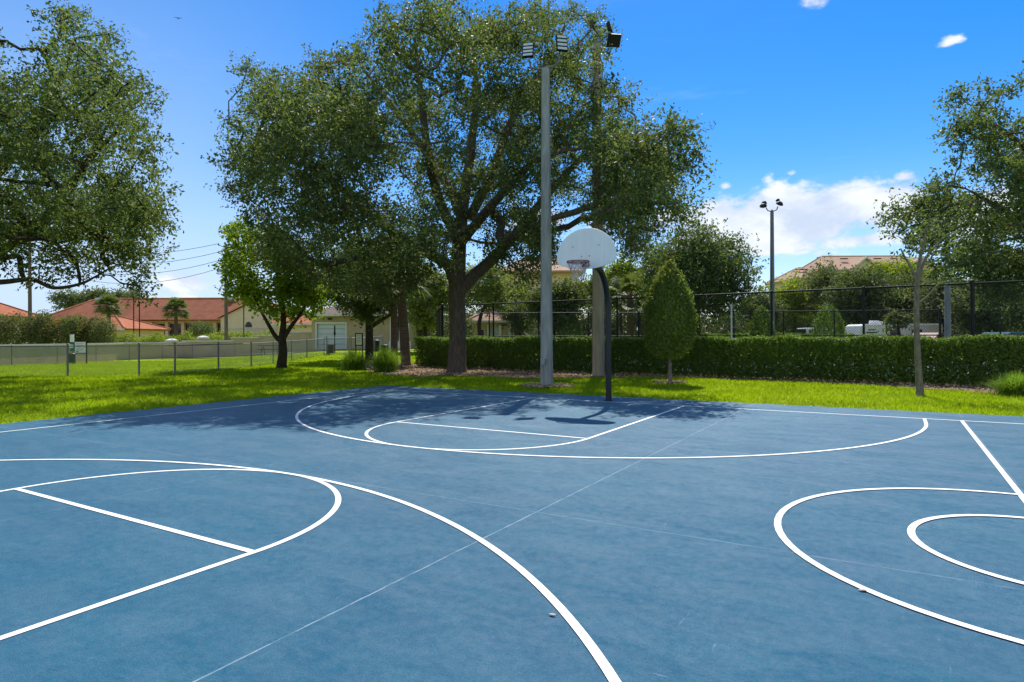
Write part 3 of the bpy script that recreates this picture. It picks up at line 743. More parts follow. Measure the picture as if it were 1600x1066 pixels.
# dog park: front run, side run towards the shed, and the far run before the wall
fence('chain_link_fence', 'near grey chain link fence around the dog park lawn', [(-30, 24.5), (-17.5, 24.95), (-14.81, 25.15), (-13.8, 25.93), (-13.35, 28.8), (-13.3, 32.3), (-13.6, 42), (-13.4, 45.2)], 1.2, GALVD, GALV, 3.0, .026, .115, .0045)
fence('chain_link_fence', 'far grey chain link fence running close along the beige wall', [(-31.8, 24.5), (-31.2, 39.5), (-30.2, 50), (-27.5, 54.5), (-17.6, 57)], 1.2, GALVD, GALV, 3.4, .024, .16, .0022)
def gate(x0, y0, x1, y1):
    a = Vector((x0, y0, zg(x0, y0))); b = Vector((x1, y1, zg(x1, y1))); r = thing('chain_link_gate', 'grey chain link walk gate in front of the white garage door', 'gate', a)
    f = MB(); 
    for p in (a, b): MB().tube([p + Vector((0, 0, -.1)), p + Vector((0, 0, 1.35))], .045, 8).build('post', GALV, r, world=True)
    d = (b - a).normalized(); u = Vector((0, 0, 1))
    c = [a + d * .1 + u * .08, b - d * .1 + u * .08, b - d * .1 + u * 1.2, a + d * .1 + u * 1.2]
    for i in range(4): f.tube([c[i], c[(i + 1) % 4]], .022, 8)
    f.build('frame', GALV, r, world=True); m = MB(); wire_mesh(m, a + d * .1, b - d * .1, 1.1, .08, .1, .0035); m.build('wire_mesh', GALV, r, world=True)
gate(-13.3, 45.4, -11.9, 46.4)
fence('chain_link_fence', 'short chain link run between the walk gate and garage wall', [(-11.8, 46.5), (-10.9, 47.4), (-10.6, 52)], 1.2, GALVD, GALV, 2.5, .024, .11, .004)
TA = [(HEDGE[i] + HN * 2.2) for i in range(4)]
TF = [(-4.75, 40.2), (TA[0].x, TA[0].y), (TA[1].x, TA[1].y), (TA[2].x, TA[2].y), (TA[3].x + 1, TA[3].y - .7)]
fence('tall_tennis_fence', 'tall black chain link fence standing right behind the long hedge', TF, 3.12, BLACKF, BLACKF, 3.1, .04, .085, .0036, rails=(1.0,))
fence('tall_tennis_fence', 'farther black chain link fence on the other side of the tennis court', [(-4.6, 40.6), (8, 40), (25, 37), (36, 33)], 2.95, BLACKF, BLACKF, 3.1, .04, .12, .0028, rails=(1.0, .5))

# ------------------------------------------------------------------ trees near the court
def P3(px, py, d): return Vector(at(px, py, d))
def build_oak():
    b = Vector(gpos(713, 582)); d = b.y; rnd = random.Random(7)
    poly = [(345, 250), (358, 215), (352, 182), (385, 150), (362, 98), (420, 84), (470, 120), (520, 72), (548, 82), (560, 50), (600, 12), (650, -25), (720, -10), (742, 5), (790, 28), (830, 34), (850, -4), (905, -6), (935, 20), (946, 70), (938, 130),
            (978, 112), (1002, 150), (1002, 190), (1042, 200), (1062, 235), (1098, 246), (1084, 300), (1050, 330), (1022, 368), (1000, 388), (962, 392), (940, 350), (880, 352), (862, 395), (805, 418), (770, 380), (735, 375), (700, 385), (665, 412), (620, 425), (560, 448), (520, 462), (480, 440), (430, 425), (402, 392), (372, 335), (345, 300)]
    T = crown_targets(poly, d - 2.0, 8.6, 270, rnd, 22, .75, 1.3, lambda px, py, dd: 780 < px < 925 and dd < 20.6 or dd < 15.9 + 2.3 * min(1, max(0, (px - 430) / 250)))
    k = 0
    while k < 44:
        px, py = rnd.uniform(750, 950), rnd.uniform(-5, 270)
        if in_poly(px, py, poly): T.append((P3(px, py, rnd.uniform(21.6, 30)), rnd.uniform(.5, .9))); k += 1
    for k in range(26): T.append((P3(rnd.uniform(945, 1080), rnd.uniform(205, 345), rnd.uniform(16.6, 19.5)), rnd.uniform(.45, .7)))
    for poly2, nn, hd in (([(730, 350), (860, 320), (868, 398), (845, 428), (800, 436), (765, 415), (745, 392)], 22, 3.5), ([(930, 300), (1075, 270), (1040, 340), (1000, 398), (958, 402)], 20, 3), ([(560, 380), (700, 370), (690, 420), (640, 440), (600, 460), (560, 450)], 20, 4), ([(400, 330), (560, 380), (560, 450), (520, 470), (440, 430), (395, 400)], 16, 4)):
        k = 0
        while k < nn:
            px, py = rnd.uniform(390, 1080), rnd.uniform(260, 470)
            if in_poly(px, py, poly2): dd = d + rnd.uniform(-hd, hd); k += 1; T.append((P3(px, py, max(dd, 24) if 770 < px < 925 else dd), rnd.uniform(.5, .8)))
    limbs = [([b + Vector((0, 0, -.15)), b + Vector((.02, 0, .3)), P3(715, 520, d), P3(714, 462, d), P3(716, 415, d + .2), P3(722, 340, d + .6), P3(735, 250, d + 1), P3(745, 150, d + .8), P3(742, 70, d + .5)], [.50, .39, .345, .35, .33, .26, .20, .13, .05]),
             ([P3(714, 450, d), P3(703, 418, d - .5), P3(680, 402, d - 1.2), P3(640, 380, d - 2.2), P3(590, 345, d - 3), P3(540, 300, d - 3.6), P3(480, 250, d - 4)], [.30, .25, .21, .18, .15, .11, .05]),
             ([P3(716, 455, d), P3(742, 430, d + .2), P3(775, 400, d + .5), P3(815, 355, d + 1), P3(860, 300, d + 1.2), P3(920, 240, d + 1), P3(985, 215, d + .6)], [.30, .27, .24, .20, .16, .11, .05]),
             ([P3(722, 340, d + .6), P3(700, 290, d + 1.5), P3(660, 230, d + 2.4), P3(610, 160, d + 3), P3(570, 110, d + 3)], [.24, .19, .15, .11, .05]),
             ([P3(735, 340, d + .5), P3(770, 270, d - 1), P3(800, 190, d - 2), P3(850, 110, d - 2.5), P3(885, 40, d - 2.5)], [.22, .17, .14, .10, .04]),
             ([P3(720, 380, d), P3(690, 320, d - 2.5), P3(670, 240, d - 4.5), P3(660, 150, d - 5.2), P3(650, 60, d - 5)], [.24, .19, .15, .10, .04]),
             ([P3(720, 380, d), P3(770, 320, d - 2.5), P3(840, 250, d - 4.2), P3(920, 230, d - 5)], [.22, .17, .12, .05])]
    tree_thing('oak_tree', 'huge spreading live oak with forked trunk at the middle of the lawn', b, limbs, T, 560, .12, OAKLEAF, BARK, 7, rtip=.02, sprig=20)
build_oak()
def build_oak_left():
    d = 23.0; b = Vector((-22.0, 24.0, zg(-22, 24))); rnd = random.Random(17)
    poly = [(-420, 120), (-320, -80), (-180, -160), (-60, -60), (-20, 40), (5, 82), (40, 92), (58, 60), (66, 22), (95, 8), (130, 0), (165, 30), (190, 52), (200, 78), (250, 84), (236, 120), (245, 140), (268, 158), (250, 200), (294, 240), (262, 285), (268, 330), (282, 352), (262, 385), (236, 400), (216, 425), (195, 415), (150, 385), (90, 395), (30, 400), (-60, 410), (-300, 400), (-440, 300)]
    T = crown_targets(poly, d, 7.5, 300, rnd, 22, .75, 1.3)
    limbs = [([b + Vector((0, 0, -.2)), b + Vector((0, 0, .4)), b + Vector((.1, 0, 2)), b + Vector((.3, -.2, 4)), b + Vector((.6, -.3, 6.5)), b + Vector((.8, 0, 9.5)), b + Vector((1.2, 0, 12))], [.65, .48, .42, .38, .28, .17, .06]),
             ([b + Vector((.2, 0, 3.0)), P3(-60, 410, d), P3(0, 388, d - .3), P3(60, 352, d - .5), P3(105, 300, d - .6), P3(140, 250, d - .6), P3(190, 200, d - .5)], [.33, .29, .26, .20, .15, .10, .04]),
             ([P3(30, 372, d - .4), P3(90, 370, d - .8), P3(160, 372, d - 1), P3(225, 368, d - 1)], [.16, .12, .08, .04]),
             ([b + Vector((.4, -.2, 4.6)), P3(-20, 290, d + 1), P3(40, 220, d + 1.4), P3(90, 140, d + 1.4), P3(120, 60, d + 1)], [.26, .20, .15, .10, .04]),
             ([b + Vector((.2, 0, 2.6)), P3(-60, 440, d - 2), P3(0, 441, d - 2.4), P3(50, 437, d - 2.5), P3(84, 450, d - 2.6), P3(125, 444, d - 2.6), P3(150, 432, d - 2.6), P3(170, 420, d - 2.6)], [.16, .12, .09, .07, .06, .045, .03, .02])]
    for px, py in ((10, 420), (45, 418), (30, 400), (80, 432), (110, 430), (150, 415), (178, 412), (210, 428), (218, 448), (5, 405), (120, 410), (190, 395), (65, 415), (222, 462)): T.append((P3(px, py, d - 2.5), rnd.uniform(.35, .55)))
    for k in range(46): T.append((P3(rnd.uniform(-40, 240), rnd.uniform(300, 400), d + rnd.uniform(-4, 3)), rnd.uniform(.55, .8)))
    # the hanging sprays are thinner than the rest of the crown
    tree_thing('oak_tree', 'leafy oak leaning in from the left edge with a low bowed branch', b, limbs, T, 540, .12, OAKLEAF2, BARKD, 17, rtip=.018, sprig=20)
build_oak_left()
def build_right_tree():
    d = 25.0; b = Vector((25.5, 26.0, 0)); rnd = random.Random(27)
    poly = [(1478, 218), (1490, 195), (1482, 160), (1522, 138), (1545, 170), (1574, 118), (1620, 90), (1760, 60), (1880, 200), (1920, 400), (1800, 520), (1600, 520), (1545, 490), (1500, 470), (1470, 440), (1440, 400), (1405, 388), (1372, 350), (1395, 318), (1430, 300), (1470, 280), (1500, 262), (1520, 232)]
    T = crown_targets(poly, d, 3.4, 190, rnd, 18, .65, 1.15)
    for px, py in ((1500, 150), (1490, 205), (1520, 195), (1530, 160), (1560, 140), (1385, 345), (1400, 325), (1420, 335), (1440, 315), (1465, 300), (1410, 360), (1430, 375), (1450, 350), (1475, 335), (1490, 290), (1505, 240), (1540, 215)): T.append((P3(px, py, d - rnd.uniform(0, 1.5)), rnd.uniform(.38, .6)))
    limbs = [([b + Vector((0, 0, -.2)), b + Vector((0, 0, 1)), b + Vector((-.2, 0, 3)), b + Vector((-.4, 0, 6)), b + Vector((-.5, 0, 9))], [.45, .34, .3, .2, .06]),
             ([b + Vector((-.1, 0, 2.5)), P3(1640, 380, d), P3(1570, 330, d - .5), P3(1520, 300, d - .8)], [.2, .15, .1, .04]),
             ([b + Vector((-.2, 0, 3.5)), P3(1650, 280, d), P3(1590, 220, d), P3(1530, 180, d)], [.2, .15, .1, .04])]
    tree_thing('oak_tree', 'broad leafy tree filling the right edge behind the tall fence', b, limbs, T, 480, .145, OAKLEAF2, BARK, 27, rtip=.015, sprig=18)
    # young tree with a bare pale trunk on the lawn
    b = Vector(gpos(1437, 618)); d = b.y; rnd = random.Random(29)
    T = [(P3(px, py, d + rnd.uniform(-.5, .5)), rnd.uniform(.16, .26)) for px, py in ((1412, 395), (1426, 375), (1448, 372), (1462, 392), (1476, 372), (1490, 402), (1455, 350), (1440, 352), (1480, 425), (1470, 345), (1500, 385), (1402, 452), (1474, 440))]
    limbs = [([b + Vector((0, 0, -.1)), b + Vector((.0, 0, .12)), P3(1434, 560, d), P3(1432, 500, d), P3(1434, 440, d), P3(1438, 405, d), P3(1446, 375, d), P3(1450, 352, d)], [.13, .085, .070, .064, .056, .036, .022, .010]),
             ([P3(1434, 440, d), P3(1422, 415, d), P3(1412, 398, d - .1), P3(1408, 388, d - .2)], [.04, .03, .02, .01]),
             ([P3(1434, 436, d), P3(1446, 405, d + .1), P3(1462, 385, d + .2), P3(1476, 368, d + .2)], [.05, .04, .025, .01]),
             ([P3(1434, 475, d), P3(1450, 462, d), P3(1470, 440, d)], [.03, .02, .008]), ([P3(1433, 470, d), P3(1420, 466, d), P3(1406, 456, d)], [.03, .018, .008])]
    tree_thing('young_tree', 'slim young tree with bare pale trunk on the right lawn', b, limbs, T, 46, .09, OAKLEAF2, BARKP, 29, rtip=.007)
build_right_tree()
def build_maple():
    b = Vector(gpos(440, 575)); d = b.y; rnd = random.Random(37); b.z = zg(b.x, b.y)
    poly = [(350, 432), (338, 402), (360, 385), (352, 350), (385, 340), (430, 355), (475, 380), (505, 430), (512, 470), (500, 500), (470, 520), (430, 505), (400, 500), (375, 470), (342, 470)]
    T = crown_targets(poly, d, 2.6, 60, rnd, 20, .5, .85)
    limbs = [([b + Vector((0, 0, -.1)), b + Vector((0, 0, .2)), P3(442, 550, d), P3(441, 528, d), P3(443, 500, d), P3(440, 460, d), P3(432, 400, d), P3(425, 365, d)], [.30, .24, .21, .18, .13, .09, .05, .02]),
             ([P3(441, 535, d), P3(430, 525, d), P3(420, 508, d), P3(405, 480, d - .3), P3(385, 440, d - .5)], [.14, .11, .09, .06, .02]),
             ([P3(442, 530, d), P3(455, 510, d), P3(470, 490, d + .2), P3(486, 460, d + .4)], [.13, .10, .07, .02])]
    tree_thing('maple_tree', 'light green maple with dark forked trunk standing in the dog park lawn', b, limbs, T, 300, .15, MAPLELEAF, BARKD, 37, aspect=.75)
    # small dark oak by the shed
    b = Vector((at(577, 560, 39)[0], 39, zg(-8.8, 39))); d = 39; rnd = random.Random(39)
    poly = [(490, 470), (500, 420), (540, 385), (600, 370), (640, 380), (650, 430), (640, 470), (615, 490), (590, 512), (555, 505), (520, 480)]
    T = crown_targets(poly, d, 4, 70, rnd, 22, .8, 1.2)
    limbs = [([b + Vector((0, 0, -.1)), b + Vector((0, 0, .3)), P3(577, 520, d), P3(576, 490, d), P3(572, 440, d), P3(570, 395, d)], [.34, .26, .23, .2, .14, .05]),
             ([P3(578, 512, d), P3(596, 500, d), P3(618, 485, d), P3(640, 450, d)], [.15, .12, .09, .03])]
    tree_thing('oak_tree', 'small dark oak with single side limb in front of the beige shed', b, limbs, T, 520, .16, DARKLEAF, BARKD, 39)
build_maple()

# topiary and shrubs
def profile_leaves(h, prof, n, size, rng, inner=.25):
    z = rng.random(n); 
    z = np.array(z); keep = rng.random(n) < np.array([max(.15, prof(t)) for t in z]) / max(prof(t / 20) for t in range(21)); z = z[keep]; n = len(z)
    a = rng.random(n) * 6.283; r = np.array([prof(t) for t in z]) * (1 - inner * rng.random(n) ** 1.7) * (1 + .05 * np.sin(a * 5 + z * 9) + .04 * np.sin(z * 23 + a * 2))
    P = np.column_stack([r * np.cos(a), r * np.sin(a), z * h]); D = np.column_stack([np.cos(a), np.sin(a), .35 + z * .5])
    ax = unit(rng.normal(size=(n, 3)) * .8 + np.array([0, 0, .6])); nr = unit(D + rng.normal(size=(n, 3)) * .6)
    s = size * (.65 + .7 * rng.random(n))
    return leaf_quads(P + rng.normal(size=(n, 3)) * size * .45, ax, nr, s, s * .55)
def topiary(label, base, stem, h, rad, n, size, seed, m=SHRUBLEAF, pw=.62, group=None, shape=None):
    rng = np.random.default_rng(seed); r = thing('conical_shrub', label, 'shrub', base, group=group)
    def prof(t): 
        lo = min(1, .62 + t * 2.2) if t < .17 else 1.0
        return rad * lo * max(.0, 1 - max(0, (t - .22) / .78) ** 1.9) ** pw
    if shape: prof = lambda t: rad * float(np.interp(t, *shape))
    V, Q = profile_leaves(h, prof, n, size, rng); V[:, 2] += stem; mesh_np('foliage', V, Q, m, r)
    MB().tube([(0, 0, -.1), (.015, 0, .1), (0, .01, stem), (.02, 0, stem + h * .6)], [.09, .062, .055, .02], 8).build('stem', BARKP, r, smooth=True)
    return r
tb = Vector(gpos(1046, 599)); topiary('clipped bullet shaped shrub on a thin pale stem beside the hoop', tb, .82, 2.98, .80, 20000, .085, 51, shape=((0, .08, .23, .38, .54, .69, .85, .94, 1), (.40, .72, .95, 1, .93, .77, .50, .26, .03)))
for px, top, wd, d, sd_, lb in ((890, 488, 40, 45, 52, 'far clipped cone shrub left of the hoop pole beyond the fence'), (1190, 478, 36, 44, 53, 'far dark cone shrub just left of the distant lamp mast'), (1294, 474, 46, 47, 54, 'far clipped cone shrub between the white van and trailer')):
    p = at(px, 525, d); z = zg(p[0], p[1]); hh = at(px, top, d)[2] - z
    topiary(lb, (p[0], p[1], z), .15, hh - .15, wd / 2 * d / F * 1.05, 5000, .15, sd_, HEDGELEAF)

def fountain(label, base, h, rad, n, seed):
    rng = random.Random(seed); r = thing('fountain_grass', label, 'grass clump', base, group='fountain grass clumps'); V = []; Q = []
    for i in range(n):
        a = rng.uniform(0, 6.283); sp = rng.random() ** .7; H = h * rng.uniform(.7, 1.1) * (1 - .35 * sp * sp); Rr = rad * sp * rng.uniform(.8, 1.25)
        bx, by = rng.gauss(0, rad * .22), rng.gauss(0, rad * .22); w_ = rng.uniform(.007, .014); ca, sa = math.cos(a), math.sin(a); k0 = len(V)
        for k in range(5):
            t = k / 4; rr = Rr * t ** 1.5; z = H * (1.25 * t - (.25 + .35 * sp) * t * t) ; ww = w_ * (1 - t * .85)
            V += [(bx + ca * rr - sa * ww, by + sa * rr + ca * ww, z), (bx + ca * rr + sa * ww, by + sa * rr - ca * ww, z)]
        Q += [(k0 + 2 * k, k0 + 2 * k + 1, k0 + 2 * k + 3, k0 + 2 * k + 2) for k in range(4)]
    mesh_np('blades', V, Q, REED, r)
for px, py, h, rd, lb, s in ((553, 578, 1.0, .75, 'left fountain grass clump on the mulch nearer the gate', 61), (602, 581, 1.2, .85, 'larger fountain grass clump beside the palm trunks', 62), (1590, 617, .62, .72, 'fountain grass clump at the right edge before the hedge', 63)):
    b = gpos(px, py); fountain(lb, (b[0], b[1], zg(b[0], b[1]) - .02), h, rd, 1500, s)

def palm(name, label, base, height, tr, nf, flen, seed, group=None, lean=(0, 0)):
    rng = random.Random(seed); r = thing(name, label, 'palm', base, group=group)
    MB().tube([(0, 0, -.1), (0, 0, .15), (lean[0] * .3, lean[1] * .3, height * .4), (lean[0], lean[1], height)], [tr * 1.35, tr * 1.05, tr, tr * .82], 10).build('trunk', PALMBARK, r, smooth=True)
    V = []; Q = []; st = MB(); c = Vector((lean[0], lean[1], height))
    for i in range(nf):
        a = rng.uniform(0, 6.283); e = rng.uniform(-.7, 1.35); d = Vector((math.cos(a) * math.cos(e), math.sin(a) * math.cos(e), math.sin(e)))
        L = flen * rng.uniform(.45, .6); tip = c + d * L - Vector((0, 0, .12 * L)); st.tube([c, c + d * L * .5, tip], [.03, .022, .014], 5)
        side = d.cross(Vector((0, 0, 1))).normalized(); up = side.cross(d).normalized()
        for j in range(17):
            b_ = R(-105 + 210 * j / 16); ld = (d * math.cos(b_) + side * math.sin(b_) + up * .12).normalized(); ll = flen * rng.uniform(.42, .55) * (1 - .25 * abs(b_) / 2)
            w_ = ld.cross(up).normalized() * .026 * flen; k0 = len(V); m_ = tip + ld * ll * .55; e_ = tip + ld * ll - Vector((0, 0, ll * rng.uniform(.2, .5)))
            V += [tip - w_ * .3, tip + w_ * .3, m_ + w_, m_ - w_, e_ + w_ * .12, e_ - w_ * .12]; Q += [(k0, k0 + 1, k0 + 2, k0 + 3), (k0 + 3, k0 + 2, k0 + 4, k0 + 5)]
    st.build('frond_stalks', PALMBARK, r); mesh_np('fronds', [tuple(v) for v in V], Q, PALMLEAF, r)
    return r
b = gpos(634, 571); palm('palm_tree', 'thick trunked palm leaning slightly beside the large fountain grass', (b[0], b[1], zg(b[0], b[1])), 4.6, .25, 34, 2.3, 71, lean=(-.35, .2))
palm('palm_tree', 'thinner palm trunk standing left of the thick palm', (at(616, 560, 36.5)[0], 36.5, zg(-6.8, 36.5)), 5.2, .2, 30, 2.2, 72)

# ------------------------------------------------------------------ background trees
BGP = {}
def bg_tree(label, px, top, wpx, d, leafm, seed, bot=None, barkm=BARKD, cat='tree', n=26, per=330, size=.24, name='tree', squash=.8, group='trees beyond the tennis court'):
    x = (px - 800) / F * d; z = zg(x, d); zt = at(px, top, d)[2]; H = zt - z; wr = wpx / 2 * d / F; rnd = random.Random(seed)
    zb = z + H * .22 if bot is None else at(px, bot, d)[2]; T = []; t_ = 0
    hz = (zt - zb) / 2; cz = zb + hz
    while len(T) < n and t_ < 4000:
        t_ += 1
        v = Vector((rnd.gauss(0, 1), rnd.gauss(0, 1), rnd.gauss(0, 1))).normalized() * rnd.uniform(.35, 1) ** .6
        r = rnd.uniform(.26, .42) * min(wr, hz * 1.4); p = Vector((x + v.x * max(.1, wr - r * .8), d + v.y * max(.1, wr - r * .8), cz + v.z * max(.1, hz - r * .6)))
        if v.z < -.2 and rnd.random() < .35: continue
        if any((p - q).length < .55 * min(r, s) for q, s in T): continue
        T.append((p, r))
    b = Vector((x, d, z)); tr = max(.1, wr * .055)
    limbs = [([b + Vector((0, 0, -.2)), b + Vector((0, 0, .3)), b + Vector((rnd.uniform(-.3, .3), 0, H * .3)), b + Vector((rnd.uniform(-.6, .6), 0, H * .6)), b + Vector((0, 0, H * .85))], [tr * 1.5, tr * 1.1, tr, tr * .6, tr * .2])]
    return tree_thing(name, label, b, limbs, T, per, size, leafm, barkm, seed, cat=cat, group=group, rtip=.02, squash=squash, aspect=.6)
bg_tree('pale airy tree between the palms and the big oak trunk', 668, 412, 100, 50, PALELEAF, 101, bot=520, n=34, per=360)
bg_tree('low shadowy tree beside the shed corner behind the hedge', 655, 455, 60, 60, FARLEAF, 102, bot=525)
bg_tree('soft green tree just right of the big oak trunk beyond the fence', 752, 402, 110, 60, PALELEAF, 103, bot=500, n=32)
bg_tree('rounded dark tree behind the grey floodlight pole', 868, 430, 100, 46, DARKLEAF, 104, bot=518, n=32)
bg_tree('pale tree behind the backboard and net', 930, 418, 100, 64, PALELEAF, 105, bot=505)
bg_tree('yellow green tree rising right of the backboard', 975, 402, 70, 58, LIMELEAF, 106, bot=470, n=22)
bg_tree('big dark bushy oak right of the hoop beyond the tennis court', 1088, 342, 205, 44, OAKLEAF2, 107, bot=520, n=70, per=620, size=.17)
bg_tree('small olive tree next to the distant lamp mast', 1190, 455, 80, 60, FARLEAF, 108, bot=524)
bg_tree('yellow green tree just right of the distant lamp mast', 1240, 424, 100, 66, LIMELEAF, 109, bot=512, n=30)
bg_tree('grey green tree under the left end of the apartment roof', 1310, 408, 120, 62, FARLEAF, 110, bot=505, n=34)
bg_tree('dense dark tree behind the far cone shrub', 1345, 416, 120, 56, DARKLEAF, 111, bot=522, n=34)
bg_tree('bright yellow green tree below the apartment gable', 1395, 404, 120, 66, LIMELEAF, 112, bot=480, n=32)
bg_tree('dark tree behind the white trailer', 1430, 420, 130, 58, DARKLEAF, 113, bot=524, n=34)
bg_tree('green tree behind the young pale trunk', 1475, 432, 100, 52, FARLEAF, 114, bot=520, n=32)
bg_tree('mid green tree at the right behind the far fence', 1545, 430, 130, 46, FARLEAF, 115, bot=526, n=38)
bg_tree('shaded tree at the far right edge beyond the tennis court', 1640, 420, 160, 44, DARKLEAF, 116, bot=526, n=38)
bg_tree('dim tree left of the pointed shrub beyond the fence', 1010, 440, 70, 62, DARKLEAF, 117, bot=524)
bg_tree('rounded pale tree hiding the lower beige apartment block', 795, 428, 90, 72, PALELEAF, 121, bot=505, n=34)
bg_tree('low olive tree in the gap behind the far fence', 812, 468, 70, 66, FARLEAF, 118, bot=524)
bg_tree('small wispy sapling beside the young tree beyond the hedge', 1402, 486, 44, 24, FARLEAF, 119, bot=524, n=10, per=140, size=.1, group=None, name='sapling')
b = at(985, 525, 50); palm('palm_tree', 'shaggy palm between backboard and bullet shrub beyond the fence', (b[0], b[1], zg(b[0], b[1])), 4.4, .32, 40, 2.6, 73)
b = at(1006, 525, 53); palm('palm_tree', 'brown trunked palm next to the shaggy palm beyond the fence', (b[0], b[1], zg(b[0], b[1])), 4.9, .28, 34, 2.4, 74)
# understorey so that no trunk stands in the open
def shrub(name, label, ells, n, size, m, seed, group=None):
    rng = np.random.default_rng(seed); c0 = ells[0][0]; r = thing(name, label, 'shrub', (c0[0], c0[1], zg(c0[0], c0[1])), group=group)
    V, Q = bush_cloud(ells, n, size, rng, .45); mesh_np('foliage', V, Q, m, r, world=True)
    st = MB()
    for e in ells:
        for k in range(2): st.tube([(c0[0], c0[1], zg(c0[0], c0[1])), (e[0][0] + (k - .5) * e[1][0] * .6, e[0][1], e[0][2])], [.05, .02], 5)
    st.build('stems', BARKD, r, world=True); return r
def row(px0, px1, d, top, n): return [((( px0 + (px1 - px0) * (i + .5) / n - 800) / F * d, d, .1 + .45 * (at(800, top, d)[2])), ((px1 - px0) / n / F * d * .62, 1.2, .55 * at(800, top, d)[2])) for i in range(n)]
shrub('shrub', 'dark undergrowth row beneath the trees left of the bullet shrub', row(830, 1010, 62, 492, 7), 6500, .22, DARKLEAF, 130)
shrub('shrub', 'dark undergrowth row beneath the big dark oak', row(1010, 1170, 56, 496, 6), 6000, .22, DARKLEAF, 131)
shrub('shrub', 'olive undergrowth row behind the white van', row(1165, 1345, 64, 497, 7), 6500, .22, FARLEAF, 132)
shrub('shrub', 'green undergrowth row behind the trailer and right fence', row(1330, 1680, 60, 492, 11), 9500, .22, FARLEAF, 133)
far_E = []
for i in range(34):
    px = 560 + i * 38; far_E.append((((px - 800) / F * 105, 105 + (i % 3) * 3, 3.0), (3.4, 2.5, 3.6 + .8 * math.sin(i * 1.9))))
V, Q = bush_cloud(far_E, 52000, .55, np.random.default_rng(135), .2); tag(mesh_np('far_woods', V, Q, FARLEAF), 'hazy green belt of distant woods behind all the trees', 'woods', kind='stuff')
shrub('shrub', 'dense shrubs behind the hedge end near the big oak trunk', row(636, 740, 62, 490, 5), 4500, .22, FARLEAF, 134)

# ------------------------------------------------------------------ masts, posts and vehicles beyond the tennis court
def lamp_mast(label, px, base_d, top, rad, name='lamp_mast', m=GALVD):
    x = (px - 800) / F * base_d; z = zg(x, base_d); H = at(px, top, base_d)[2] - z
    r = thing(name, label, 'light pole', (x, base_d, z))
    MB().tube([(0, 0, -.1), (0, 0, H * .5), (0, 0, H)], [rad * 1.15, rad, rad * .8], 12).build('pole', m, r, smooth=True); return r, H
r, H = lamp_mast('tall dark mast with four round lamps against the clouds', 1207, 45, 330, .15)
am = MB(); am.tube([(-.42, 0, H + .26), (-.32, 0, H + .05), (-.18, 0, H), (.18, 0, H + .02), (.34, 0, H + .1), (.42, 0, H + .32)], .035, 8); am.lathe((0, 0, H - .05), [(.07, 0), (.05, .1), (.02, .18)], 10); am.build('cross_arm', BLACKF, r, smooth=True)
for dx, dy, dz, rz, s in ((-.66, -.1, .36, .3, 1), (-.45, .25, .62, .3, .75), (.5, -.1, .5, -.25, 1.05), (.52, .25, .78, -.2, .6)):
    lm = MB(); lm.lathe((0, 0, 0), [(.08 * s, .16), (.16 * s, .12), (.25 * s, .0), (.24 * s, -.05), (.0, -.06)], 18)
    o = lm.build('lamp_head', BLACKF, r, smooth=True); o.location = (dx, dy, H + dz); o.rotation_euler = (R(35), -rz, 0)
r, H = lamp_mast('pale grey mast behind the right tree leaves', 1481, 35, 330, .145, m=CONC)
am = MB().tube([(-.5, 0, H + .3), (-.35, 0, H), (.35, 0, H), (.5, 0, H + .3)], .035, 8).build('cross_arm', BLACKF, r)
r, H = lamp_mast('thin far street lamp in front of the apartment roof', 1279, 75, 424, .08, 'street_lamp')
MB().tube([(0, 0, H - .05), (0, 0, H + .1), (.25, 0, H + .35)], .05, 6).build('arm', BLACKF, r); MB().lathe((.3, 0, H + .3), [(.1, .1), (.3, .05), (.28, -.05), (.1, -.08)], 10).build('lamp_head', BLACKF, r)
p = at(1143, 525, 29); r = thing('net_post', 'thin white post standing inside the tennis court', 'post', (p[0], p[1], 0)); MB().tube([(0, 0, -.05), (0, 0, 2.85)], .035, 8).build('pole', WHITE, r); MB().lathe((0, 0, 2.85), [(.045, 0), (.045, .03), (.01, .06)], 8).build('cap', GALV, r)

def trailer():
    d = 50; x0 = (1328 - 800) / F * d; x1 = (1404 - 800) / F * d; z = zg(30, d); L = x1 - x0; zt = at(1360, 507, d)[2] - z; r = thing('travel_trailer', 'white travel trailer with dark stripes parked beyond the tennis court', 'trailer', (x0, d, z))
    poly = [(0.0, .75), (.06, 1.15), (.28, zt - .12), (.5, zt), (L + 2.6, zt), (L + 2.7, zt - .1), (L + 2.7, .55), (.25, .55)]
    MB().prism(poly, Matrix.Identity(4), 2.4).build('body', WHITE, r, bevel=.05)
    MB().box((L * .55, 0, zt + .1), (.9, .7, .22)).box((L * .5, 0, zt + .24), (.6, .5, .1)).build('roof_unit', WHITE, r, bevel=.05)
    MB().prism([(.18, .95), (.6, 1.1), (1.6, 1.05), (2.4, 1.45), (2.35, 1.5), (1.55, 1.18), (.6, 1.2), (.18, 1.06)], Matrix.Translation((0, -1.21, 0)), .02).build('stripe', DGLASS, r)
    for wx, ww in ((2.75, .6), (4.5, .8)): MB().box((wx, -1.205, 1.55), (ww, .03, .47)).build('window', DGLASS, r)
    MB().prism([(.62, 1.62), (1.5, 1.62), (1.42, 1.52), (.55, 1.52)], Matrix.Translation((0, -1.205, 0)), .02).prism([(.8, 1.82), (1.35, 1.82), (1.3, 1.74), (.75, 1.74)], Matrix.Translation((0, -1.205, 0)), .02).build('emblem', DGLASS, r)
    for x in (2.9, 3.7):
        m = MB(); m.tube([(x, -1.12, .33), (x, -.9, .33)], .33, 18); m.build('wheel', BLACKF, r)
    MB().tube([(0.2, 0, .6), (-1.1, 0, .5)], .06, 8).tube([(-.9, 0, .5), (-.9, 0, 0)], .04, 8).build('drawbar', BLACKF, r)
trailer()
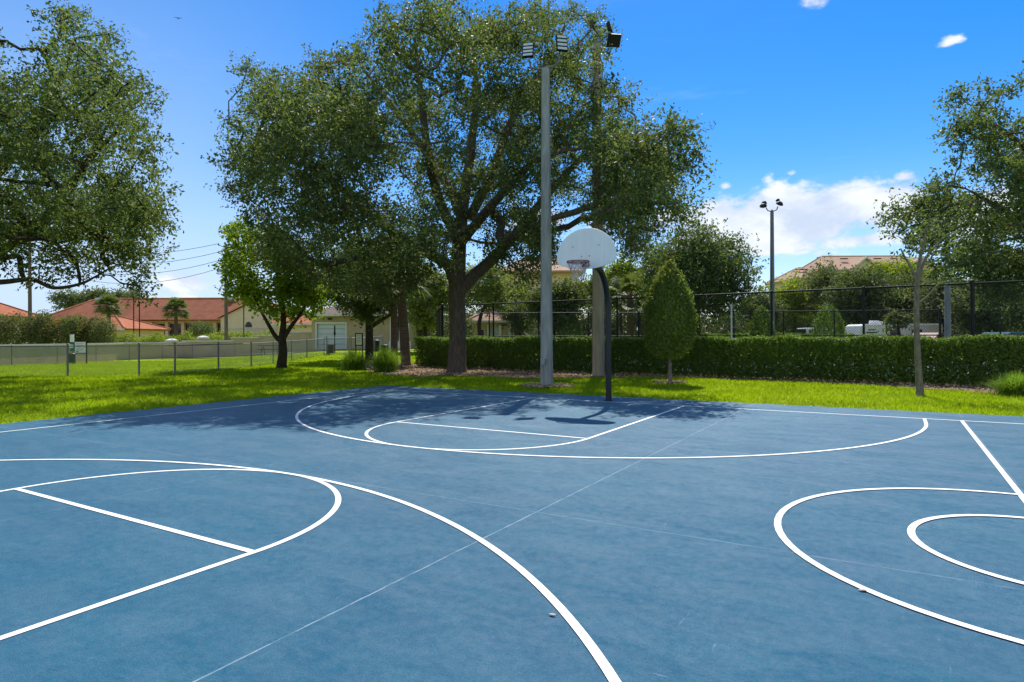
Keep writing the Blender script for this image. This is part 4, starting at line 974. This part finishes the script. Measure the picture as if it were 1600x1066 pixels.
def car(name, label, px, d, cat, L, W_, H, m, rz, van=False):
    x = (px - 800) / F * d; z = zg(x, d) + .06; r = thing(name, label, cat, (x, d, z), rz)
    if van: body = [(-L / 2, .3), (L / 2, .3), (L / 2, .85), (L / 2 - .25, .98), (L / 2 - .75, 1.08), (L / 2 - 1.5, H), (-L / 2 + .15, H), (-L / 2, H - .3)]
    else: body = [(-L / 2, .3), (L / 2, .3), (L / 2, .72), (L / 2 - 1.05, .92), (L / 2 - 1.75, H), (-L / 2 + .9, H), (-L / 2 + .3, .98), (-L / 2, .9)]
    MB().prism(body, Matrix.Identity(4), W_).build('body', m, r, bevel=.06)
    if van: win = [(L / 2 - .85, 1.12), (L / 2 - 1.5, H - .12), (-L / 2 + .25, H - .12), (-L / 2 + .25, 1.12)]
    else: win = [(L / 2 - 1.2, .95), (L / 2 - 1.85, H - .1), (-L / 2 + .95, H - .1), (-L / 2 + .55, .95)]
    g = MB(); 
    for s in (-1, 1): g.prism(win, Matrix.Translation((0, s * (W_ / 2 + .004), 0)), .012)
    fx = L / 2 - (1.12 if van else 1.4); g.box((fx, 0, (1.1 + H) / 2 - .02 if van else (.92 + H) / 2), (.03, W_ * .86, .5), 0, 0, R(-46)); g.box((-L / 2 - (.005 if van else -.55), 0, H - .42), (.03, W_ * .8, .5), 0, 0, 0 if van else R(40)); g.build('windows', DGLASS, r)
    for sx in (-1, 1):
        for sy in (-1, 1):
            wh = MB().tube([(sx * L * .31, sy * (W_ / 2 - .2), .33), (sx * L * .31, sy * (W_ / 2 + .01), .33)], .33, 18).build('wheel', BLACKF, r)
            MB().tube([(sx * L * .31, sy * (W_ / 2 + .005), .33), (sx * L * .31, sy * (W_ / 2 + .02), .33)], .2, 14).build('rim', GALV, wh)
    h = MB()
    for s in (-1, 1): MB().box((L / 2 - .01, s * W_ * .36, .75), (.06, .3, .14)).build('headlight', LENS, r)
    return r
car('parked_van', 'white van parked left of the far cone shrub', 1266, 58, 'van', 4.8, 1.9, 1.95, WHITE, R(80), True)
car('parked_car', 'white car parked right of the trailer behind the young trunk', 1432, 52, 'car', 4.5, 1.8, 1.5, WHITE, R(10))
TEAL = mat('teal_car_paint', (.02, .12, .15), .75, .2, var=.1)
car('parked_car', 'teal car half hidden at the right end of the hedge', 1583, 40, 'car', 4.5, 1.8, 1.55, TEAL, R(15))
car('parked_car', 'red car half hidden behind the hedge beside the pale mast', 1462, 46, 'car', 4.4, 1.8, 1.5, REDM, R(30))

# ------------------------------------------------------------------ buildings
def win(root, c, w_, h, rz=0.0, arch=False):
    f = MB().box(c, (w_ + .16, .08, h + .16)).build('window', WHITE, root)
    MB().box((c[0], c[1] - .05, c[2]), (w_, .03, h)).build('pane', DGLASS, f)
SHEDM = mat('shed_stucco', (.50, .385, .25), .9, .1, col2=(.43, .33, .21), scale=1.2, bump=.3, bscale=60)
def shed():
    d = 55; x0 = (487 - 800) / F * d; x1 = (640 - 800) / F * d; z = zg(-13, d); r = thing('garage_shed', 'beige maintenance shed with white roll up door and brown roof', 'shed', (x0, d, z)); W_ = x1 - x0
    ze = at(560, 494, d)[2] - z; w1 = (610 - 487) / F * d
    dx0, dx1 = (495 - 487) / F * d, (540 - 487) / F * d; dh = at(515, 506, d)[2] - z
    wl = MB(); wl.box((dx0 / 2, .15, ze / 2), (dx0, .3, ze)).box(((dx1 + w1) / 2, .15, ze / 2), (w1 - dx1, .3, ze)).box(((dx0 + dx1) / 2, .15, (ze + dh) / 2), (dx1 - dx0, .3, ze - dh))
    wl.box((.15, 4.2, ze / 2), (.3, 7.8, ze)).box((W_ - .15, 4.2, ze / 2), (.3, 7.8, ze)).box((W_ / 2, 8, ze / 2), (W_ - .6, .3, ze)).box((w1 - .15, 1.45, ze / 2), (.3, 2.3, ze)).box(((w1 + W_) / 2 - .15, 2.7, ze / 2), (W_ - w1 - .3, .3, ze)); wl.build('wall', SHEDM, r)
    gd = MB()
    for i in range(5): gd.box(((dx0 + dx1) / 2, .16, dh * (i + .5) / 5), (dx1 - dx0 - .02, .06, dh / 5 - .025))
    gd.build('garage_door', DOORW, r); MB().box((dx0 - .05, -.02, dh / 2), (.1, .06, dh)).box((dx1 + .05, -.02, dh / 2), (.1, .06, dh)).box(((dx0 + dx1) / 2, -.02, dh + .06), (dx1 - dx0 + .2, .06, .12)).build('door_frame', WHITE, r)
    for px in (612, 626, 637): MB().box(((px - 487) / F * d, .0, ze / 2), (.26, .26, ze)).box(((px - 487) / F * d, 0, .35), (.42, .42, .7)).build('column', WHITE, r)
    MB().hip(-.5, W_ + .5, -.5, 8.6, ze + .2, ze + 1.75, 4, 4, .2).build('roof', BROWNROOF, r); MB().box((W_ / 2, -.52, ze + .09), (W_ + 1.0, .06, .22)).build('fascia', CAPM, r)
    MB().box((1.6, -.12, ze - .25), (.3, .2, .14)).build('wall_lamp', BLACKF, r)
shed()
def townhouse():
    d = 92; x0 = (62 - 800) / F * d; x1 = (362 - 800) / F * d; z = -.3; L = x1 - x0; ze = at(200, 501, d)[2] - z; zr = at(200, 466.5, d + 5)[2] - z
    r = thing('townhouse_row', 'long townhouse row with weathered red tile roof and dark porches', 'house', (x0, d, z))
    MB().box((L / 2, 6, ze / 2), (L, 8, ze)).build('wall', STUCCOP, r)
    rf = MB().hip(-.7, L + .7, 0, 12, ze + .1, zr, 5.2, 0.3).build('roof', OLDROOF, r); MB().ridge(-.7, L + .7, 0, 12, ze + .1, zr, 5.2, 0.3).build('ridge_tiles', RIDGET, rf)
    for k, f in enumerate((.30, .62)):
        MB().add([(L * f - 5, -.8, ze + .09), (L * f + 1.5, -.8, ze + .09), (L * f + .5, 5.4, zr - .15), (L * f - 5, 5.9, zr - .1), (L * f - 5.8, 1.2, ze + .1)], [(0, 1, 2, 3), (4, 0, 3)]).build('roof_wing', OLDROOF, r)
    # porch bays
    for k in range(7):
        x = L * (.42 + k * .085)
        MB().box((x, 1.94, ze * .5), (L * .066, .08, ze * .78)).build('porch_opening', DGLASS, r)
        MB().box((x + L * .0425, 1.7, ze * .5), (.45, .5, ze)).build('pier', STUCCOP, r)
    MB().box((L / 2, 1.0, ze - .05), (L + 1.2, .08, .26)).build('gutter', CAPM, r)
    for px in (122, 246, 338): MB().box(((px - 62) / F * d, 5.0, zr - .25), (1.1, .9, .35), 0, R(-28)).build('skylight', CAPM, r)
townhouse()
def house(name, label, x0, x1, y0, y1, z, ze, zr, h0, h1, wm, rm, wins=(), ov=.6):
    r = thing(name, label, 'house', (x0, y0, z)); L, D = x1 - x0, y1 - y0
    MB().box((L / 2, D / 2, ze / 2), (L, D, ze)).build('wall', wm, r)
    rf = MB().hip(-ov, L + ov, -ov, D + ov, ze + .12, zr, h0, h1).build('roof', rm, r); MB().ridge(-ov, L + ov, -ov, D + ov, ze + .12, zr, h0, h1).build('ridge_tiles', RIDGET if rm is REDROOF else RIDGEN, rf); MB().box((L / 2, -ov - .03, ze + .02), (L + 2 * ov, .06, .22)).build('fascia', CAPM, r)
    for wx, wz, ww, wh in wins: win(r, (wx, -.03, wz), ww, wh)
    return r
def H_(px0, px1, d, eave, ridge, z): return ((px0 - 800) / F * d, (px1 - 800) / F * d, at(200, eave, d)[2] - z, at(200, ridge, d + 4)[2] - z)
x0, x1, ze, zr = H_(95, 246, 76, 515, 494, -.3); x1 = (250 - 800) / F * 84; house('house', 'low house with bright red hip roof in front of the townhouse row', x0, x1, 76, 85, -.3, ze, zr, 4.2, 4.2, STUCCOP, REDROOF, ((6.4, 1.2, .5, .7),))
x0, x1, ze, zr = H_(-160, 44, 72, 492, 456, -.3); x1 = (46 - 800) / F * 81; house('house', 'house with orange red hip roof at the left edge', x0, x1, 72, 82, -.3, ze, zr, 5, 5.2, STUCCOP, REDROOF, ((7.6, 1.8, 1, 1.2),))
def gable_house():
    d = 84; x0 = (345 - 800) / F * d; x1 = (440 - 800) / F * d; z = -.2; L = x1 - x0; ze = at(380, 486, d)[2] - z; zr = at(380, 471, d)[2] - z
    r = thing('house', 'peach gabled house with arched window behind the maple', 'house', (x0, d, z))
    MB().prism([(0, 0), (L, 0), (L, ze), (L * .55, zr), (0, ze - .9)], Matrix.Translation((0, 4, 0)), 8).build('wall', STUCCOP, r)
    MB().add([(-.4, -.4, ze - 1.0), (L * .55, -.4, zr + .1), (L * .55, 8.4, zr + .1), (-.4, 8.4, ze - 1.0), (L + .4, -.4, ze), (L + .4, 8.4, ze)], [(0, 1, 2, 3), (1, 4, 5, 2)]).build('roof', REDROOF, r)
    win(r, (3.7, -.03, 1.5), .8, 1.6); arch = [(-.45, 0)] + [(-.45 * math.cos(math.pi * i / 10), .7 * math.sin(math.pi * i / 10)) for i in range(11)]
    MB().prism(arch[1:], Matrix.Translation((3.7, -.03, 3.05)), .08).build('arched_window', DGLASS, r)
    MB().box((L * .5, -.05, ze * .56), (L, .1, .14)).build('band', CAPM, r)
gable_house()
x0, x1, ze, zr = H_(434, 500, 80, 508, 492, 0); house('house', 'peach house with red roof glimpsed between the maple and shed', x0, x1, 80, 88, 0, ze, zr, 0, 3, STUCCOP, REDROOF, ((3.6, 1.6, 1.0, 1.0),))
# perimeter wall, stepping up towards the shed
def wall():
    pts = [(-33.2, 26), (-32.8, 40), (-32.0, 52), (-29.8, 57.5), (-26.5, 60), (-24.5, 61.2), (-22.0, 62.5), (-16.0, 64)]; tops = [.95, .98, 1.0, 1.12, 1.42, 1.62, 1.95]
    r = thing('perimeter_wall', 'beige stucco wall with pale cap stepping along the dog park', 'wall', (-32.5, 26, -.3)); wl, cp = MB(), MB()
    for (a, b), t in zip(zip(pts[:-1], pts[1:]), tops):
        L = math.hypot(b[0] - a[0], b[1] - a[1]); ang = math.atan2(b[1] - a[1], b[0] - a[0]); c = ((a[0] + b[0]) / 2, (a[1] + b[1]) / 2)
        wl.box((c[0], c[1], (t - .8) / 2), (L + .18, .2, t + .8), ang); cp.box((c[0], c[1], t + .05), (L + .24, .32, .12), ang)
    wl.build('wall', WALLM, r, world=True); cp.build('cap', CAPM, r, world=True)
    for x, y, t in ((-30.35, 56.5, 1.15), (-28.6, 58.7, 1.4)):
        MB().box((x, y, t / 2 - .4), (.75, .75, t + .8), .6).build('pillar', WALLM, r, world=True)
        m = MB().box((x, y, t + .06), (.98, .98, .14), .6); m.box((x, y, t + .20), (.9, .9, .14), .6, taper=.3); m.build('pillar_cap', CAPM, r, world=True)
wall()
# clubhouse and flats past the tennis court
x0, x1 = (738 - 800) / F * 66, (802 - 800) / F * 66
r = house('clubhouse', 'small beige clubhouse with white columns seen past the oak trunk', x0, x1, 66, 74, 0, at(770, 503, 66)[2], at(770, 478, 68)[2], 3, 3, STUCCO, TANROOF, ((.9, 1.4, .6, 1.6),))
for x in (1.7, 2.9, 3.9): MB().box((x, -.25, 1.4), (.28, .28, 2.8)).build('column', WHITE, r)
MB().box((2.45, -.04, 1.25), (.9, .05, 2.3)).build('door', DOORW, r)
def flats(label, px0, px1, d, eave, ridge, storeys, gables, zb=0.0, rm=TANROOF):
    x0, x1 = (px0 - 800) / F * d, (px1 - 800) / F * d; ze = at(1000, eave, d)[2]; zr = at(1000, ridge, d + 7)[2]; L = x1 - x0
    r = thing('apartment_building', label, 'building', (x0, d, 0)); MB().box((L / 2, 7, ze / 2), (L, 13, ze)).build('wall', STUCCO, r)
    rf = MB().hip(-.8, L + .8, -.8, 14.8, ze + .1, zr, 3.5, 3.5, .3).build('roof', rm, r); MB().ridge(-.8, L + .8, -.8, 14.8, ze + .1, zr, 3.5, 3.5).build('ridge_tiles', RIDGEN, rf)
    for f, w_ in gables:
        gx = L * f; gh = zr - .5 - ze; MB().prism([(-w_, ze - 1.2), (w_, ze - 1.2), (w_, ze + .1), (0, ze + gh * .72), (-w_, ze + .1)], Matrix.Translation((gx, .2, 0)), 2.4).build('gable', STUCCO, r)
        e = ze + gh * .72 + .3; MB().add([(gx - w_ - .6, -1.5, ze - .15), (gx, -1.5, e), (gx, 6, e), (gx - w_ - .6, 6, ze - .15), (gx + w_ + .6, -1.5, ze - .15), (gx + w_ + .6, 6, ze - .15)], [(0, 1, 2, 3), (1, 4, 5, 2)]).build('gable_roof', rm, r)
        MB().prism([(-w_ - .6, ze - .45), (-w_ - .6, ze - .12), (0, e), (w_ + .6, ze - .12), (w_ + .6, ze - .45), (0, e - .4)], Matrix.Translation((gx, -1.53, 0)), .08).build('gable_trim', CAPM, r)
        MB().tube([(gx, -1.05, ze + gh * .3), (gx, -.98, ze + gh * .3)], w_ * .14, 16).build('gable_vent', CAPM, r)
    for s in range(storeys):
        for k in range(int(L / 3.6)): win(r, (1.8 + k * 3.6, -.03, 1.6 + s * 3.1), 1.3, 1.5)
    for k in range(4): MB().box((L * (.25 + .15 * k), 3.6, ze + .1 + (zr - ze) * .72), (1.3, .5, .18)).build('roof_vent', BROWNROOF, r)
    return r
flats('big apartment block with tan gabled roof above the far trees', 1290, 1470, 118, 424, 402, 4, ((.32, 2.6), (.80, 3.2)))
flats('lower apartment wing with plain tan roof left of the gabled block', 1250, 1300, 122, 436, 420, 3, ())
flats('beige apartment block half hidden behind the oak and backboard', 790, 905, 92, 424, 404, 3, ())

# ------------------------------------------------------------------ left background: palms, shrubs, poles, wires
for px, top, d, s, lb in ((170, 465, 70, 75, 'left cabbage palm before the red townhouse roof'), (275, 470, 72, 76, 'right cabbage palm beside the dark porches')):
    x = (px - 800) / F * d; h = at(px, top, d)[2] + .3 - 1.0; palm('cabbage_palm', lb, (x, d, -.3), h, .22, 60, 1.75, s)
def blobs(px0, px1, d, top, bot, n, seed):
    rnd = random.Random(seed); E = []
    for i in range(n):
        px = px0 + (px1 - px0) * (i + .5) / n; zt = at(px, top + rnd.uniform(-5, 6), d)[2]; zb = at(px, bot, d)[2]
        E.append((((px - 800) / F * d, d + rnd.uniform(-.8, .8), (zt + zb) / 2), ((px1 - px0) / n / F * d * .7, 1.2, (zt - zb) / 2)))
    return E
shrub('large_shrub', 'rusty green shrub mass behind the wall at the left edge', blobs(-30, 62, 56, 487, 545, 4, 1), 9000, .17, RUSTLEAF, 141)
shrub('large_shrub', 'rusty green shrub behind the wall left of the sign', blobs(50, 128, 57, 490, 545, 4, 2), 9000, .17, RUSTLEAF, 142)
shrub('large_shrub', 'rounded rusty shrub behind the wall above the park sign', blobs(115, 182, 58, 495, 545, 3, 3), 7500, .17, RUSTLEAF, 143)
shrub('low_hedge', 'bright green hedge in front of the low red roofed house', blobs(172, 258, 63, 523, 545, 7, 4), 5500, .16, LIMELEAF, 144)
shrub('low_hedge', 'bright green hedge behind the white capped pillar', blobs(252, 345, 66, 521, 545, 8, 5), 5500, .16, LIMELEAF, 145)
shrub('low_hedge', 'yellow green hedge along the stepped wall near the utility pole', blobs(320, 425, 68, 519, 540, 9, 6), 6000, .16, LIMELEAF, 146)
shrub('shrub', 'rounded shrub before the dark porches', blobs(308, 336, 72, 503, 525, 2, 7), 2200, .16, FARLEAF, 147)
bg_tree('distant tree crown rising behind the townhouse ridge at left', 108, 455, 60, 125, FARLEAF, 151, bot=490, size=.4, n=16, per=220, group='trees behind the townhouse row')
bg_tree('distant tree crown behind the townhouse ridge above the left palm', 150, 450, 55, 125, FARLEAF, 152, bot=490, size=.4, n=16, per=220, group='trees behind the townhouse row')
bg_tree('widest distant tree crown behind the townhouse ridge', 192, 449, 85, 128, FARLEAF, 153, bot=490, size=.4, n=18, per=240, group='trees behind the townhouse row')
WOOD = mat('pole_wood', (.19, .15, .115), .9, .1, col2=(.12, .095, .075), scale=4, stretch=(3, 3, .4), bump=.5)
WIREM = mat('wire', (.05, .05, .055), .6, .3)
def upole(label, px, d, top, rad):
    x = (px - 800) / F * d; z = zg(x, d); H = at(px, top, d)[2] - z; r = thing('utility_pole', label, 'utility pole', (x, d, z))
    MB().tube([(0, 0, -.2), (0, 0, H * .5), (0, 0, H)], [rad * 1.15, rad, rad * .8], 12).build('pole', WOOD, r, smooth=True)
    m = MB(); 
    for k in range(4): m.tube([(0, 0, H - .35 - k * .75), (-.65, -.1, H - .15 - k * .75)], .035, 6); m.lathe((-.65, -.1, H - .17 - k * .75), [(.06, 0), (.09, .05), (.05, .1), (.08, .14), (.02, .2)], 8)
    m.build('insulator_arms', WOOD, r); return Vector((x, d, z + H))
q0 = upole('dark wooden utility pole rising beside the maple crown', 353.5, 60, 381, .155)
q1 = upole('wooden utility pole at the left behind the oak leaves', 47, 78, 372, .2)
for k, dz in enumerate((-.15, -.95, -1.75, -2.5)):
    a = q0 + Vector((-.65, -.1, dz + .15)); b2 = q1 + Vector((-.65, -.1, dz + .1)); pts = []
    for i in range(17):
        t = i / 16; p = a.lerp(b2, t); p.z -= (1.5 + .25 * k) * 4 * t * (1 - t); pts.append(p)
    r = MB().tube(pts, .022, 5); o = r.build('power_line', WIREM); tag(o, ['topmost', 'second', 'third', 'lowest'][k] + ' overhead wire strung left from the wooden pole', 'power line', 'power lines')
    far = a + Vector((40, 14, -.6)); pts = []
    for i in range(13):
        t = i / 12; p = a.lerp(far, t); p.z -= 1.2 * 4 * t * (1 - t); pts.append(p)
for px, d, top, lb in ((209, 68, 466, 'left slim dark lamp post before the red roof'), (218, 70, 474, 'right slim dark lamp post before the red roof'), (381, 66, 470, 'slim dark post beside the arched window')):
    x = (px - 800) / F * d; H = at(px, top, d)[2] + .3; r = thing('lamp_post', lb, 'lamp post', (x, d, -.3)); MB().tube([(0, 0, -.1), (0, 0, H)], .055, 8).build('pole', BLACKF, r); MB().lathe((0, 0, H), [(.08, 0), (.14, .1), (.14, .2), (.03, .28)], 8).build('lamp_head', BLACKF, r)

# ------------------------------------------------------------------ dog park furniture
def dog_station():
    p = gpos(114, 566, -.12); r = thing('waste_station', 'dog waste station with white box, green panel and dark bin', 'waste station', (p[0], p[1], zg(p[0], p[1])))
    GREEN = mat('green_panel', (.01, .16, .11), .5, .3, var=.2); TEALB = mat('bin_paint', (.012, .045, .065), .5, .35, var=.3)
    s = p[1] / F; 
    MB().box((0, 0, .95), (.06, .06, 1.95)).build('post', GALVD, r); MB().box((-.02, -.06, 1.75), (.24, .1, .5)).build('bag_box', WHITE, r, bevel=.015)
    MB().box((.02, -.08, 1.18), (.30, .06, .58)).build('panel', GREEN, r); MB().lathe((0, -.13, 1.22), [(.10, -.12), (.13, 0), (.1, .12)], 12).build('emblem', WHITE, r)
    MB().lathe((.08, -.26, .12), [(.19, 0), (.21, .05), (.23, .58), (.24, .6), (.2, .64)], 16).build('bin', TEALB, r, smooth=True)
    q = gpos(126, 565, -.12); r = thing('notice_sign', 'white notice board in black frame on two legs in the dog park', 'sign', (q[0], q[1], zg(q[0], q[1])))
    for x in (-.40, .40): MB().box((x, 0, .78), (.06, .06, 1.6)).build('leg', BLACKF, r)
    MB().box((0, -.01, 1.14), (.86, .05, .84)).build('frame', BLACKF, r); MB().box((0, -.045, 1.14), (.74, .02, .74)).build('panel', WHITE, r)
    m = MB()
    for i in range(6): m.box((-.02 * (i % 3), -.058, 1.40 - i * .1), (.56 - .06 * (i % 3), .006, .022))
    m.box((-.2, -.058, .86), (.12, .006, .1)); m.build('lettering', GALVD, r)
dog_station()
def notice2():
    d = 41; x = (561 - 800) / F * d; z = zg(x, d); r = thing('notice_sign', 'narrow notice board in dark frame between shed and grass clumps', 'sign', (x, d, z)); zt = at(561, 521, d)[2] - z; zb = at(561, 540, d)[2] - z
    for s in (-.22, .22): MB().box((s, 0, zt / 2), (.06, .06, zt)).build('leg', BLACKF, r)
    MB().box((0, -.01, (zt + zb) / 2), (.5, .04, zt - zb + .04)).build('frame', BLACKF, r); MB().box((0, -.04, (zt + zb) / 2), (.36, .02, zt - zb - .1)).build('panel', WHITE, r)
    m = MB()
    for i in range(5): m.box((0, -.054, zt - .16 - i * .1), (.24, .006, .02))
    m.build('lettering', GALVD, r)
notice2()
def table():
    d = 50; x = (423 - 800) / F * d; z = zg(x, d); r = thing('picnic_table', 'dark metal picnic table on the grass beside the maple trunk', 'table', (x, d, z), .15)
    MB().box((0, 0, .75), (1.75, .72, .05)).build('table_top', BLACKF, r)
    for y in (-.62, .62): MB().box((0, y, .45), (1.75, .27, .045)).build('seat', BLACKF, r)
    for sx in (-.6, .6): MB().tube([(sx, -.62, 0), (sx, -.2, .73)], .03, 6).tube([(sx, .62, 0), (sx, .2, .73)], .03, 6).tube([(sx, -.7, .43), (sx, .7, .43)], .03, 6).build('leg_frame', BLACKF, r)
table()
def bins():
    for px, d, h, rr, lb in ((587, 50, .85, .3, 'black bin against the shed wall beside the dark oak'), (601, 50.5, .45, .28, 'low black tub beside the bin at the shed')):
        x = (px - 800) / F * d; r = thing('rubbish_bin', lb, 'bin', (x, d, zg(x, d))); MB().lathe((0, 0, 0), [(rr * .85, 0), (rr, h * .95), (rr * 1.06, h)], 16).build('body', BLACKF, r, smooth=True); MB().lathe((0, 0, h), [(rr * 1.08, 0), (rr * .9, .06), (rr * .3, .1)], 16).build('lid', BLACKF, r, smooth=True)
    d = 46.5; x = (523 - 800) / F * d; r = thing('water_hydrant_post', 'dark drinking post standing behind the walk gate', 'post', (x, d, zg(x, d))); MB().tube([(0, 0, 0), (0, 0, 1.55)], .04, 8).lathe((0, 0, 1.4), [(.06, 0), (.1, .08), (.06, .2), (.05, .7)], 8).build('pole', BLACKF, r); MB().box((-.35, 0, .35), (.5, .4, .7)).build('basin', BLACKF, r, bevel=.03)
bins()
# small things: bird in the sky, leaves on the court, ball shade etc.
def bird():
    c = Vector(at(280, 29, 60)); r = thing('bird', 'small dark bird gliding in the upper left sky', 'bird', c)
    m = MB().tube([(-.38, 0, 0), (-.2, 0, .02), (.1, 0, .02), (.25, 0, 0)], [.02, .07, .06, .02], 8); m.build('body', BLACKF, r)
    MB().add([(-.12, 0, .03), (.1, 0, .03), (.04, -.6, .1), (-.05, -.62, .1), (-.1, -.3, .1), (.06, -.3, .1)], [(0, 1, 5, 4), (4, 5, 2, 3)]).add([(-.12, 0, .03), (.1, 0, .03), (.04, .6, .1), (-.05, .62, .1), (-.1, .3, .1), (.06, .3, .1)], [(4, 5, 1, 0), (3, 2, 5, 4)]).build('wings', BLACKF, r); r.rotation_euler = (R(4), 0, R(96)); r.scale = (.62, .62, .62)
bird()
DRY = mat('dry_leaf', (.52, .42, .30), .8, .15, col2=(.38, .28, .19), scale=20)
for px, py, s, lb in ((861, 960, .022, 'curled tan dead leaf beside the near white arc'), (1346, 922, .026, 'tan dead leaf lying on the white centre circle')):
    p = gpos(px, py, .009); o = MB().add([(-s, 0, 0), (-s * .3, s * .5, .001), (s * .5, s * .42, .003), (s, 0, .001), (s * .4, -s * .45, .003), (-s * .4, -s * .4, .002), (0, 0, -.001)], [(0, 6, 1), (1, 6, 2), (2, 6, 3), (3, 6, 4), (4, 6, 5), (5, 6, 0)]).build('fallen_leaf', DRY); o.location = p; o.rotation_euler = (0, 0, px * .7); tag(o, lb, 'leaf')

# one group phrase for each kind that stands more than once
GROUPS = {'oak_tree': 'oak trees round the court', 'floodlight_pole': 'concrete floodlight poles by the hoop', 'hedge': 'clipped hedges', 'chain_link_fence': 'grey chain link fences of the dog park', 'tall_tennis_fence': 'black tennis court fences',
          'conical_shrub': 'clipped conical shrubs', 'palm_tree': 'palms on the lawn and beyond the fence', 'cabbage_palm': 'cabbage palms before the townhouses', 'shrub': 'undergrowth shrubs', 'large_shrub': 'rusty shrubs behind the wall', 'low_hedge': 'bright low hedges before the houses',
          'lamp_mast': 'tall lamp masts', 'parked_car': 'cars parked beyond the tennis court', 'house': 'red roofed houses', 'apartment_building': 'apartment blocks beyond the trees', 'utility_pole': 'wooden utility poles', 'lamp_post': 'slim lamp posts before the roofs', 'notice_sign': 'notice boards of the dog park', 'rubbish_bin': 'bins by the shed', 'fallen_leaf': 'dead leaves on the court'}
for o in scene.collection.objects:
    k = o.name.split('.')[0]
    if o.parent is None and k in GROUPS and not o.get('group') and o.get('kind') is None: o['group'] = GROUPS[k]
